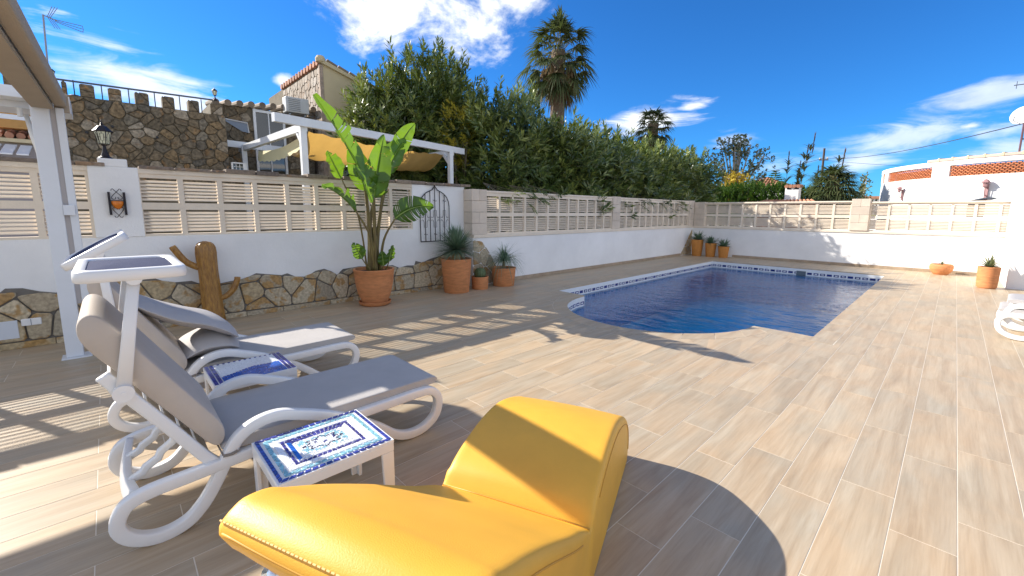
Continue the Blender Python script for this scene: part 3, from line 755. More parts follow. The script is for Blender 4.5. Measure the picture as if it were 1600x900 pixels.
c = MB().box((XL+.05,-.705,.248),(XL+.052,-.70,.315)); obj('cover_gap', c, M_steel, sw)

# ---- pool-side wall (X = XR) with block pillars
OR = (XR, 10, 0)
rw = thing('pool_wall', 'low white wall topped with cream louvred blocks running along the pool under the oleanders', 'wall', OR)
def locr(mb): return loc(mb, OR)
b = MB().box((XR-.28,5.242,-.3),(XR,YB+.2,.975)); obj('wall', locr(b), M_white, rw)
b = MB().box((XR-.27,5.25,.975),(XR+.022,YB,1.04)); obj('sill', locr(b), M_block, rw, bevel=.006)
for (a, c) in ((5.22,5.60),(10.19,10.58),(15.10,YB-.002)):
    for k in range(4):
        z0 = 1.042+k*.2255; sp = [(a,c)] if k % 2 == 0 else [(a,(a+c)/2-.001),((a+c)/2+.001,c)]
        for s_ in sp:
            mb = MB().box((XR-.26,s_[0],z0),(XR+.018 if a < 6 else XR+.012,s_[1],z0+.2215)); cx, cy = XR-.12, (s_[0]+s_[1])/2
            mb.v = [(p[0]-cx, p[1]-cy, p[2]) for p in mb.v]; obj('block', mb, M_bstone, rw, loc=(cx-XR, cy-10, 0), bevel=.005)
lattice(rw, OR, (XR-.05, 5.60), (0,1), (1,0), 12, .3825, 1.04, 1.90, ns=7, rib=.055, top=.085, joined=0)
lattice(rw, OR, (XR-.05, 10.58), (0,1), (1,0), 12, .3767, 1.04, 1.90, ns=7, rib=.055, top=.085, joined=12)
for (a, c) in ((5.60,10.19),(10.58,15.10)):
    b = MB().box((XR-.10,a,1.885),(XR+.006,c,1.925)); obj('rail', locr(b), M_block, rw, bevel=.005)
def skirting(parent, org, p, q, nx, ny):
    L_ = math.hypot(q[0]-p[0], q[1]-p[1]); k = max(1, round(L_/.92)); dx, dy = (q[0]-p[0])/L_, (q[1]-p[1])/L_
    for i in range(k):
        a, c = L_*i/k+.002, L_*(i+1)/k-.002; mx_ = (a+c)/2; cx, cy = p[0]+dx*mx_, p[1]+dy*mx_
        pts = [(dx*(a-mx_), dy*(a-mx_)), (dx*(c-mx_), dy*(c-mx_)), (dx*(c-mx_)+nx*.012, dy*(c-mx_)+ny*.012), (dx*(a-mx_)+nx*.012, dy*(a-mx_)+ny*.012)]
        obj('skirting_tile', MB().prism(pts, .001, .08), M_trim, parent, loc=(cx-org[0], cy-org[1], 0))
skirting(rw, OR, (XR, 6.05), (XR, 14.6), 1, 0)
TP2 = [(5.24,.93),(5.45,.93),(5.56,.80),(5.75,.55),(5.95,.25),(6.02,.02)]
def top2(y):
    for a, c in zip(TP2, TP2[1:]):
        if a[0] <= y <= c[0]: return a[1]+(c[1]-a[1])*(y-a[0])/(c[0]-a[0])
    return .02
stones(rw, cells(5.245, 6.0, .01, .9, .22, top=top2, aspect=1.2, seed=5), lambda u, v, z: (XR+z, u, v), .014, M_clad, gap=.006, off=OR, seed=4)
def top3(y): return .05 + (y-14.62)*1.05
stones(rw, cells(14.62, 15.45, .01, .8, .3, top=top3, aspect=1.0, seed=6), lambda u, v, z: (XR+z, u, v), .014, M_clad, gap=.006, off=OR, seed=4)

# ---- back wall (Y = YB)
OB = (-2, YB, 0)
bw = thing('back_wall', 'white end wall beyond the pool topped with cream louvred blocks and one stone block pillar', 'wall', OB)
def locb(mb): return loc(mb, OB)
b = MB().box((XR-.28,YB+.001,-.3),(6,YB+.25,.965)); obj('wall', locb(b), M_white, bw)
b = MB().box((-6.61,YB-.022,.965),(6,YB+.24,1.03)); obj('sill', locb(b), M_block, bw, bevel=.006)
for (a, c, h) in ((-6.60,-6.24,4),(-2.10,-1.69,4)):
    for k in range(h):
        hh = .2155 if a < -3 else .2245; z0 = 1.032+k*hh; sp = [(a,c)] if k % 2 == 0 else [(a,(a+c)/2-.001),((a+c)/2+.001,c)]
        for s_ in sp:
            mb = MB().box((s_[0],YB-.05 if a > -3 else YB-.015,z0),(s_[1],YB+.22,z0+hh-.004)); cx, cy = (s_[0]+s_[1])/2, YB
            mb.v = [(p[0]-cx, p[1]-cy, p[2]) for p in mb.v]; obj('block', mb, M_bstone, bw, loc=(cx+2, 0, 0), bevel=.005)
lattice(bw, OB, (-6.24, YB+.05), (1,0), (0,-1), 10, .414, 1.03, 1.85, ns=7, rib=.055, top=.06)
lattice(bw, OB, (-1.69, YB+.05), (1,0), (0,-1), 12, .402, 1.03, 1.82, ns=7, rib=.055, top=.06, joined=4)
for (a, c) in ((-6.24,-2.10),(-1.69,3.13)):
    b = MB().box((a+.001,YB-.03,1.83 if a < -3 else 1.80),(c-.001,YB+.12,1.872 if a < -3 else 1.842)); obj('rail', locb(b), M_block, bw, bevel=.006)
skirting(bw, OB, (-5.2, YB), (3, YB), 0, -1)
pier = tag(obj('house_pier', MB().box((-.9,-1.1,-.3),(.9,1.1,2.03)), M_white, loc=(1.76, 14.35, 0), bevel=.01), 'thick white wall end standing at the right edge beside the agave pot', 'wall')

# ------------------------------------------------------------------ wall-mounted ironwork
def spiral(c, r0, r1, a0, a1, n=14):
    return [(c[0], c[1]+(r0+(r1-r0)*k/n)*math.cos(a0+(a1-a0)*k/n), c[2]+(r0+(r1-r0)*k/n)*math.sin(a0+(a1-a0)*k/n)) for k in range(n+1)]
sx = XL+.045; sc = thing('wall_sconce', 'black wrought iron scroll sconce with amber glass on the white wall pier', 'wall lamp', (sx, .107, 1.57))
b = MB()
for y in (.04, .172): b.box((sx-.030,y-.011,1.435),(sx+.012,y+.011,1.70))
obj('side_bar', loc(b, (sx,.107,1.57)), M_iron, sc)
b = MB(); b.box((sx-.004,.04,1.598),(sx+.012,.172,1.606)); obj('cross_bar', loc(b, (sx,.107,1.57)), M_iron, sc)
b = MB()
for s_ in (-1, 1):
    c = .107; f = lambda pts: [(p[0], c+s_*(p[1]-c), p[2]) for p in pts]
    b.tube(f([(sx,.155,1.64),(sx,.13,1.675),(sx,.107,1.70),(sx,.09,1.722),(sx,.078,1.738),(sx,.068,1.735),(sx,.062,1.715)]), .0035, 6)
    b.tube(f(spiral((sx,.133,1.636), .022, .016, .3, -3.6)), .0035, 6)
    b.tube(f([(sx,.155,1.50),(sx,.13,1.46),(sx,.107,1.43),(sx,.092,1.408),(sx,.078,1.405),(sx,.070,1.425)]), .0035, 6)
    b.tube(f(spiral((sx,.133,1.507), .022, .016, -.3, 3.6)), .0035, 6)
obj('scroll', loc(b, (sx,.107,1.57)), M_iron, sc)
b = MB().lathe([(.001,-.055),(.03,-.04),(.052,.0),(.056,.035),(.050,.04),(.001,.045)], (sx-.012,.107,1.555), 20); obj('glass_bowl', loc(b, (sx,.107,1.57)), M_og, sc, smooth=True)

gx = XL+.03; gr = thing('window_grille', 'black wrought iron window grille with ogee top hung on the white wall', 'grille', (gx, 4.52, .93)); GO = (gx,4.52,.93)
ol = [(4.20,.935),(4.195,1.30),(4.195,1.60),(4.21,1.69),(4.25,1.77),(4.32,1.835),(4.40,1.875),(4.46,1.90),(4.50,1.945),(4.52,1.985)]
ol2 = [(9.04-y, z) for y, z in ol][::-1]
b = MB().tube([(gx,y,z) for y, z in ol+ol2[1:]], .0085, 6, up=(1,0,0)); b.tube([(gx,4.20,.935),(gx,4.84,.935)], .0085, 6); obj('outline_bar', loc(b, GO), M_iron, gr)
def oz(y):
    y = min(y, 9.04-y)
    for a, c in zip(ol, ol[1:]):
        if a[0] <= y <= c[0]+1e-9 and c[0] > a[0]: return a[1]+(c[1]-a[1])*(y-a[0])/(c[0]-a[0])
    return 1.7
for i in range(1, 6):
    y = 4.20+.64*i/6; obj('bar', loc(MB().tube([(gx,y,.935),(gx,y,oz(y))], .0075, 6), GO), M_iron, gr)
for i, z in ((1,1.70),(3,1.70),(5,1.70),(1,1.07),(3,1.07),(5,1.07)):
    y = 4.20+.64*i/6; b = MB()
    for s_ in (-1,1): b.tube(spiral((gx+.006,y+s_*.024,z), .013, .004, PI if s_ > 0 else 0, (PI if s_ > 0 else 0)+4.6), .004, 5)
    obj('scroll', loc(b, GO), M_iron, gr)
for i in (1, 3, 5):
    y = 4.20+.64*i/6; b = MB()
    for s_ in (-1, 1):
        b.tube([(gx+.004,y,1.52),(gx+.004,y+s_*.030,1.52),(gx+.004,y+s_*.032,1.42),(gx+.004,y+s_*.05,1.385),(gx+.004,y+s_*.075,1.375),(gx+.004,y+s_*.082,1.40)], .004, 5)
        b.tube([(gx+.004,y,1.20),(gx+.004,y+s_*.030,1.20),(gx+.004,y+s_*.032,1.30),(gx+.004,y+s_*.05,1.335),(gx+.004,y+s_*.075,1.345),(gx+.004,y+s_*.082,1.32)], .004, 5)
    obj('scroll', loc(b, GO), M_iron, gr)

def lantern(name, loc_, s, label, group=None, full=True):
    t = thing(name, label, 'lantern', loc_, .35, group); S_ = s
    b = MB().lathe([(.075*S_,0),(.07*S_,.012*S_),(.045*S_,.03*S_),(.028*S_,.08*S_),(.018*S_,.13*S_),(.016*S_,.155*S_),(.03*S_,.165*S_),(.035*S_,.175*S_)], n=14); autosmooth(obj('stand', b, M_iron, t))
    b = MB(); n = 6
    lo = [(.052*S_*math.cos(2*PI*k/n), .052*S_*math.sin(2*PI*k/n), .18*S_) for k in range(n)]; hi = [(.082*S_*math.cos(2*PI*k/n), .082*S_*math.sin(2*PI*k/n), .33*S_) for k in range(n)]
    b.add(lo+hi, [(k,(k+1)%n,n+(k+1)%n,n+k) for k in range(n)]+[tuple(range(n))]); obj('glass', b, M_lamp, t)
    b = MB()
    for k in range(n):
        b.tube([Vector(lo[k])*1.0, Vector(hi[k])*1.0], .0045*S_, 4); b.tube([lo[k], lo[(k+1)%n]], .0045*S_, 4); b.tube([hi[k], hi[(k+1)%n]], .005*S_, 4)
        if full:
            def q(u, w_):
                a = Vector(lo[k]).lerp(Vector(lo[(k+1)%n]), u); c = Vector(hi[k]).lerp(Vector(hi[(k+1)%n]), u); p = a.lerp(c, w_); return p*1.0+Vector((p.x, p.y, 0)).normalized()*.002
            b.tube([q(.27,.25),q(.73,.25),q(.73,.8),q(.27,.8)], .0028*S_, 4, closed=True)
            b.tube([q(.5,.0),q(.5,.25)], .0025*S_, 4); b.tube([q(.5,.8),q(.5,1)], .0025*S_, 4); b.tube([q(0,.52),q(.27,.52)], .0025*S_, 4); b.tube([q(.73,.52),q(1,.52)], .0025*S_, 4)
    obj('cage', b, M_iron, t)
    b = MB().lathe([(.098*S_,.328*S_),(.098*S_,.336*S_),(.072*S_,.365*S_),(.045*S_,.395*S_),(.02*S_,.405*S_),(.012*S_,.415*S_),(.016*S_,.425*S_),(.006*S_,.44*S_),(.004*S_,.47*S_),(.0005,.475*S_)], n=6); obj('roof', b, M_iron, t)
    return t
lantern('post_lantern', (XL-.08, .055, 2.086), .93, 'black hexagonal post lantern with leaded panes on the garden wall pier')

# ------------------------------------------------------------------ pots and plants
def tints(n, lo=.1, hi=.8): return rng.uniform(lo, hi, n)
def blades(N, base, dirs, length, width, droop=.3, segs=4, tint=(.1,.8), fold=.25, taper=1.6, name='leaf', material=None, lw=None, up=(0,0,1)):
    """N strap leaves as one mesh: arrays base (N,3) dirs (N,3)"""
    base = np.asarray(base, float); dirs = np.asarray(dirs, float); dirs /= np.linalg.norm(dirs, axis=1)[:, None]
    length = np.broadcast_to(np.asarray(length, float), (N,)); width = np.broadcast_to(np.asarray(width, float), (N,)); droop = np.broadcast_to(np.asarray(droop, float), (N,))
    upv = np.array(up, float); side = np.cross(dirs, upv); sl = np.linalg.norm(side, axis=1); bad = sl < 1e-3; side[bad] = (1,0,0); sl[bad] = 1; side /= sl[:, None]
    V = []; Q = []; T = []
    ts = np.linspace(0, 1, segs+1); tt = rng.uniform(*tint, N)
    for k, t in enumerate(ts):
        p = base + dirs*(length*t)[:, None]; p[:, 2] -= droop*length*t**2.2
        wv = width*np.clip((1-t**taper), 0, 1)*min(1, .45+2.2*t) if k < segs else width*.02
        s = side*(wv/2)[:, None]; n_ = np.cross(side, dirs)*(wv*fold)[:, None]
        V.append(np.stack([p-s+n_, p, p+s+n_], axis=1))
    V = np.stack(V, axis=1)      # N, segs+1, 3, 3
    V = V.reshape(N, (segs+1)*3, 3); idx = []
    for k in range(segs):
        a = k*3; idx += [(a, a+1, a+4, a+3), (a+1, a+2, a+5, a+4)]
    idx = np.array(idx); Q = (np.arange(N)[:, None, None]*((segs+1)*3) + idx[None]).reshape(-1, 4)
    return V.reshape(-1, 3), Q, np.repeat(tt, len(idx))
def blade_obj(name, material, parent, *a, **k):
    v, q, t = blades(*a, **k); return obj(name, npmesh(name, v, q, t, material), None, parent)
def pot(parent, prof, soil_r, soil_z, m=None, n=40, name='pot'):
    autosmooth(obj(name, MB().lathe(prof, n=n), m or M_terra, parent), 45)
    obj('soil', MB().lathe([(soil_r, soil_z-.01), (soil_r, soil_z), (.001, soil_z+.01)], n=20), M_soil, parent)
def cylpot(r0, r1, h, t=.022): return [(r0*.97,0),(r0,.008),(r1,h-.004),(r1-.004,h),(r1-t,h),(r1-t-.004,h-.01),(r0-t,h-.09),(.001,h-.09)]

# tall cylinder pot with yucca
t = thing('yucca_pot', 'tall terracotta cylinder pot holding a blue-green yucca with a swollen trunk', 'potted plant', (-6.38, 4.66, 0))
pot(t, cylpot(.235, .285, .635), .25, .59)
autosmooth(obj('trunk', MB().lathe([(.085,.57),(.092,.62),(.088,.66),(.095,.70),(.085,.75),(.05,.79),(.001,.80)], n=18), mat("yucca_trunk", (.36,.27,.13), .85, var=.3, scale=14, stretch=(1,1,4), bump=.8, bscale=30), t), 50)
N = 760; ph = rng.uniform(0, 2*PI, N); th = rng.uniform(-.35, 1.45, N)
blade_obj('leaves', L_yuc, t, N, np.tile((0,0,.80), (N,1)), np.c_[np.cos(ph)*np.cos(th), np.sin(ph)*np.cos(th), np.sin(th)], rng.uniform(.42,.56,N), .016, droop=rng.uniform(.02,.16,N), fold=.12, segs=3, taper=3)
# small pot with barrel cactus
t = thing('cactus_pot', 'smallest terracotta pot in the row holding a round ribbed cactus', 'potted plant', (-6.33, 5.19, 0))
pot(t, cylpot(.155, .168, .245), .145, .22)
b = MB(); n = 36; prof = [(.02,.22),(.085,.225),(.105,.27),(.108,.31),(.098,.36),(.07,.395),(.03,.41),(.0,.412)]
vs = []; 
for r_, z in prof:
    for k in range(n): vs.append(((r_*(1+.09*(1 if k % 3 == 0 else -1)))*math.cos(2*PI*k/n), (r_*(1+.09*(1 if k % 3 == 0 else -1)))*math.sin(2*PI*k/n), z))
b.add(vs, [(i*n+k, i*n+(k+1)%n, (i+1)*n+(k+1)%n, (i+1)*n+k) for i in range(len(prof)-1) for k in range(n)]); obj('cactus', b, mat("barrel_cactus_skin", (.10,.14,.06), .7, var=.3, scale=40), t, smooth=True)
N = 260; ph = rng.uniform(0, 2*PI, N); th = rng.uniform(.1, 1.5, N); dn = np.c_[np.cos(ph)*np.cos(th), np.sin(ph)*np.cos(th), np.sin(th)]
v, q, tt = blades(N, dn*np.array((.105,.105,.11))+np.array((0,0,.30)), dn, .022, .003, droop=0, segs=1); obj('spines', npmesh('spines', v, q, tt, L_dead), None, t)
# ponytail pot
t = thing('ponytail_palm_pot', 'squat terracotta pot with a ponytail palm trailing long thin leaves', 'potted plant', (-6.31, 5.80, 0))
pot(t, cylpot(.215, .25, .375), .225, .34)
autosmooth(obj('trunk', MB().lathe([(.05,.33),(.04,.37),(.026,.43),(.02,.50),(.001,.52)], n=12), mat("ponytail_trunk", (.22,.15,.08), .85, var=.3, scale=20), t), 50)
N = 330; ph = rng.uniform(0, 2*PI, N); th = rng.uniform(.35, 1.5, N); ln = rng.uniform(.35,.72,N)
blade_obj('leaves', L_yuc, t, N, np.tile((0,0,.49), (N,1)), np.c_[np.cos(ph)*np.cos(th), np.sin(ph)*np.cos(th), np.sin(th)], ln, .011, droop=rng.uniform(.25,1.25,N), fold=.15, segs=7, tint=(0,.6), taper=3)
# three corner pots with dark aloes
for i, (x, y, r1, h, lab) in enumerate(((-6.22, 15.02, .20, .57, 'tallest of three ochre pots in the pool corner, with a dark spiky aloe'), (-5.77, 15.06, .185, .47, 'middle ochre pot of the corner row, with a spreading dark aloe'), (-5.35, 15.08, .18, .385, 'shortest ochre pot of the corner row, at the pool side end, with a small aloe'))):
    t = thing('aloe_pot', lab, 'potted plant', (x, y, 0), group='ochre pots in the corner of the terrace')
    pot(t, cylpot(r1*.78, r1, h), r1-.03, h-.04, M_ochre)
    N = 70; ph = rng.uniform(0, 2*PI, N); th = rng.uniform(.15, 1.4, N)
    blade_obj('leaves', L_agav if False else L_yuc, t, N, np.c_[rng.uniform(-.05,.05,N), rng.uniform(-.05,.05,N), np.full(N, h-.03)], np.c_[np.cos(ph)*np.cos(th), np.sin(ph)*np.cos(th), np.sin(th)], rng.uniform(.26,.42,N)*(1.12 if i == 0 else .95), .05, droop=rng.uniform(.0,.3,N), fold=.3, segs=3, tint=(0,.35))
# bowl and agave pots on the right
t = thing('bowl_planter', 'wide low terracotta bowl with one small green shoot by the end wall', 'potted plant', (-.12, 15.12, 0))
pot(t, [(.13,0),(.14,.01),(.20,.09),(.222,.17),(.215,.235),(.195,.262),(.175,.262),(.18,.235),(.15,.20),(.001,.20)], .17, .22)
N = 5; obj('shoot', npmesh('shoot', *blades(N, [(0,0,.22)]*N, [(.3,.1,1),(-.5,0,.7),(-.2,.2,1),(.5,.2,.8),(.1,-.3,1)], [.20,.14,.12,.17,.15], .05, droop=.1, fold=.2, segs=4, tint=(.3,.9)), L_agav), None, t)
t = thing('agave_pot', 'straight terracotta cylinder pot with a pointed grey-green agave beside the white wall end', 'potted plant', (.585, 13.02, 0))
pot(t, [(.13,.0),(.13,.02)]+[(.150,.022),(.165,.44),(.16,.444),(.14,.444),(.138,.40),(.001,.40)], .145, .41)
N = 26; ph = np.linspace(0, 2*PI*5, N); th = np.linspace(.35, 1.45, N)
blade_obj('leaves', L_agav, t, N, np.tile((0,0,.42), (N,1)), np.c_[np.cos(ph)*np.cos(th), np.sin(ph)*np.cos(th), np.sin(th)], rng.uniform(.24,.32,N), .05, droop=.06, fold=.35, segs=4, tint=(.3,1))
for a in (0, 2.1, 4.2): obj('pot_foot', MB().lathe([(.025,0),(.025,.022)], (.11*math.cos(a), .11*math.sin(a), 0), 8), M_terra, t)

# dried cactus trunk ornament
t = thing('cactus_trunk_ornament', 'upright varnished cactus wood trunk with two short arms leaning by the stone cladding', 'ornament', (-6.67, .91, 0))
def ribbed(path, rad, ribs=9, amp=.07, n=36):
    b = MB(); P = [Vector(p) for p in path]; m_ = len(P); vs = []; prev = None
    for i, p in enumerate(P):
        T = (P[min(i+1, m_-1)]-P[max(i-1, 0)]).normalized(); u = prev or Vector((1, 0, 0)); u = (u-T*u.dot(T)).normalized(); w_ = T.cross(u); prev = u
        for k in range(n):
            a = 2*PI*k/n; rr = rad[i]*(1+amp*math.cos(ribs*a+.25*math.sin(i))+.02*math.sin(i*1.7+k)); vs.append(p+u*math.cos(a)*rr+w_*math.sin(a)*rr)
    b.add(vs, [(i*n+k, i*n+(k+1)%n, (i+1)*n+(k+1)%n, (i+1)*n+k) for i in range(m_-1) for k in range(n)]+[tuple((m_-1)*n+k for k in range(n)), tuple(reversed(range(n)))]); return b
zs = [0,.1,.25,.4,.55,.7,.85,.95,1.02,1.06,1.085,1.10]; rd = [.125,.118,.112,.108,.106,.105,.108,.11,.106,.092,.065,.02]
obj('trunk', ribbed([(0, .0+.045*z*(-.6), z) for z in zs], rd), M_trunk, t, smooth=True)
obj('arm', ribbed(crom([(0,-.06,.74),(0,-.16,.79),(0,-.24,.85),(0,-.30,.94),(0,-.36,1.05)], 4), [.04]*16+[.036], 6, .06, 18), M_trunk, t, smooth=True)
obj('arm', ribbed(crom([(0,.06,.33),(0,.16,.36),(0,.24,.44),(0,.29,.55),(0,.30,.60)], 4), [.036]*16+[.034], 6, .06, 18), M_trunk, t, smooth=True)

# giant bird-of-paradise
t = thing('banana_plant_pot', 'big terracotta pot on a saucer with a tall broad-leaved bird of paradise plant', 'potted plant', (-6.38, 3.03, 0)); BO = Vector((-6.38, 3.03, 0))
pot(t, [(.17,.045),(.20,.05),(.26,.20),(.295,.38),(.31,.545),(.318,.555),(.318,.585),(.29,.585),(.285,.55),(.26,.5),(.001,.5)], .285, .535)
autosmooth(obj('saucer', MB().lathe([(.21,0),(.24,.02),(.255,.062),(.245,.065),(.23,.03),(.17,.03),(.001,.03)], n=36), M_terra, t), 40)
def bleaf(base, mid, tip, width, nrm, fold=.35, splits=0, seed=0, curl=.1, tint=(.2,.8), name='leaf', basew=.5):
    """paddle leaf: midrib curve, half-blades as separate ribs so splits open as gaps"""
    r = random.Random(seed); P = [Vector(p) for p in (base, mid, tip)]; n = 26; V = []; Q = []; T = []; nv = Vector(nrm).normalized()
    def pt(s): return P[0]*(1-s)**2 + P[1]*2*s*(1-s) + P[2]*s*s
    def tn(s): return ((P[1]-P[0])*(1-s) + (P[2]-P[1])*s).normalized()
    cuts = {sd: sorted(r.sample(range(3, n-3), min(splits, n-8))) for sd in (-1, 1)}
    def wd(s): return width*.5*(math.sin(PI*min(1, s*1.0)**.62)**.75 if s > 0 else 0)*(1-.12*s) + (.01)
    for sd in (-1, 1):
        dz = 0
        for k in range(n):
            s0, s1 = k/n, (k+1)/n
            if k in cuts[sd]: dz = r.uniform(-.05, .05); g0 = .55
            else: g0 = 0
            for j in range(5):
                row = []
                for (s, gap) in ((s0, g0), (s1, 0)):
                    T_ = tn(s); sv = T_.cross(nv).normalized(); nn = sv.cross(T_).normalized()
                    for jj in (j, j+1):
                        f = jj/5; w_ = wd(s)*f; sh = gap*f*(s1-s0)*1.0
                        p = pt(min(1, s+sh)) + sv*sd*w_*math.cos(fold) + nn*(w_*math.sin(fold) - curl*w_*f*1.2 + dz*f*f + .010*math.sin(s*23+f*3)*f) + T_*(w_*.28*f)
                        row.append(p)
                o = len(V); V += row; Q.append((o, o+1, o+3, o+2)); T.append(r.uniform(*tint)*.25 + (tint[0]+tint[1])/2*.75)
    me = npmesh(name, [tuple(v-BO) for v in V], Q, T, L_ban, smooth=True)
    bm = bmesh.new(); bm.from_mesh(me); bmesh.ops.remove_doubles(bm, verts=bm.verts, dist=.0012); bm.to_mesh(me); bm.free()
    o = obj(name, me, None, t); rb_ = MB().tube([pt(k/12)-BO-nv*.002 for k in range(13)], [.011*(1-k/13)+.002 for k in range(13)], 6); obj('midrib', rb_, M_rib, o, smooth=True); return o
M_rib = mat("banana_midrib", (.20, .30, .06), .5)
def pet(pts, r0, r1):
    P = crom(pts, 5); n = len(P); obj('leaf_stalk', MB().tube([p-BO for p in P], [r0+(r1-r0)*k/(n-1) for k in range(n)], 8), M_stemb, t, smooth=True)
X_ = -6.35
LEAVES = [  # stalk foot (y,z at ground of clump), stalk bend, blade base, mid, tip, width, normal, splits, stalk radii
 ((-6.34,2.98,.55), (-6.30,2.95,1.3), (-6.25,2.86,2.02), (-6.20,2.55,2.55), (-6.15,2.17,3.05), .34, (.75,.45,.35), 5, (.05,.018), .55, (.45,.75)),
 ((-6.40,3.05,.55), (-6.38,3.07,1.2), (-6.34,3.06,1.72), (-6.30,3.10,2.2), (-6.28,3.24,2.68), .33, (1,-.1,.1), 4, (.05,.018), .35, (.5,.85)),
 ((-6.45,3.0,.55), (-6.44,3.0,1.2), (-6.42,2.98,1.80), (-6.45,2.86,2.2), (-6.4,2.72,2.55), .30, (.9,-.3,.3), 5, (.045,.016), .4, (.4,.75)),
 ((-6.42,3.08,.55), (-6.40,3.15,1.3), (-6.38,3.30,2.05), (-6.36,3.42,2.40), (-6.30,3.62,2.66), .34, (.6,-.55,.55), 5, (.045,.016), .5, (.4,.8)),
 ((-6.40,3.08,.55), (-6.40,3.2,1.5), (-6.40,3.46,2.35), (-6.36,3.62,2.75), (-6.30,3.80,2.92), .24, (.95,.1,.2), 1, (.03,.012), .2, (.6,.95)),
 ((-6.28,2.98,.55), (-6.18,2.90,1.1), (-6.12,2.66,1.50), (-6.08,2.42,1.78), (-6.02,2.16,1.84), .22, (.65,.1,.75), 5, (.032,.012), .75, (.05,.3)),
 ((-6.32,3.10,.55), (-6.22,3.14,1.05), (-6.10,3.28,1.38), (-6.04,3.55,1.62), (-6.0,3.92,1.58), .33, (1,-.15,.15), 9, (.032,.012), .1, (.05,.25)),
 ((-6.45,2.95,.55), (-6.46,2.85,1.4), (-6.44,2.60,1.98), (-6.42,2.48,2.2), (-6.40,2.40,2.36), .20, (.9,.2,.2), 3, (.02,.010), .2, (.6,.9)),
 ((-6.25,3.0,.55), (-6.20,2.98,1.1), (-6.14,2.93,1.62), (-6.08,2.78,1.95), (-6.05,2.62,2.15), .24, (.8,.3,.5), 4, (.035,.014), .5, (.3,.6)),
 ((-6.30,2.92,.55), (-6.22,2.84,.66), (-6.20,2.76,.78), (-6.18,2.70,.90), (-6.14,2.60,1.02), .17, (.9,-.2,.4), 1, (.014,.008), .3, (.1,.5)),
 ((-6.26,3.16,.55), (-6.22,3.18,.62), (-6.20,3.20,.70), (-6.18,3.22,.82), (-6.16,3.26,.96), .13, (.9,.3,.2), 0, (.014,.008), .3, (.05,.4)),
 ((-6.28,3.06,.55), (-6.20,3.08,.60), (-6.18,3.09,.64), (-6.15,3.08,.76), (-6.13,3.05,.88), .13, (.9,-.3,.2), 0, (.014,.008), .3, (.05,.4)),
 ((-6.40,3.02,.55), (-6.42,3.02,1.3), (-6.42,3.10,1.70), (-6.36,3.16,1.95), (-6.28,3.20,2.12), .28, (.85,.2,.4), 3, (.04,.016), .5, (.3,.7)),
]
for i, (f0, f1, b0, b1, b2, wd_, nr, sp, rr, fo, ti) in enumerate(LEAVES):
    pet((f0, f1, b0), rr[0]*.8, rr[1]); bleaf(b0, b1, b2, wd_*1.25, nr, fold=fo, splits=sp, seed=i, tint=ti)
for k in range(5): # old clasping stem bases
    a = k*1.3; pet([(BO.x+.07*math.cos(a), BO.y+.07*math.sin(a), .52), (BO.x+.06*math.cos(a), BO.y+.07*math.sin(a), .8), (BO.x+.04*math.cos(a), BO.y+.05*math.sin(a), 1.0+.12*k)], .04, .02)
# ------------------------------------------------------------------ white resin sun loungers
LOOP = [(.329,.313),(.300,.255),(.273,.201),(.240,.145),(.206,.098),(.152,.048),(.079,.025),(.004,.034),(-.063,.078),(-.092,.145),(-.065,.215),(-.013,.245),(.06,.258),(.137,.262),(.234,.268),
        (.5,.285),(.974,.292),(1.226,.296),(1.38,.299),(1.49,.287),(1.548,.215),(1.526,.108),(1.437,.045),(1.324,.034),(1.218,.072),(1.103,.165),(.95,.27),(.8,.345),(.657,.402),(.552,.434),(.454,.424),(.376,.380)]
def dens(pts, mx_=.035):
    out = []
    for a, b_ in zip(pts, pts[1:]+pts[:1]):
        n = max(1, math.ceil((Vector(b_)-Vector(a)).length/mx_)); out += [tuple(Vector(a).lerp(Vector(b_), k/n)) for k in range(n)]
    for _ in range(3):
        V_ = [Vector(p) for p in out]; out = [tuple((V_[i-1]+V_[i]*2+V_[(i+1) % len(V_)])/4) for i in range(len(V_))]
    return out
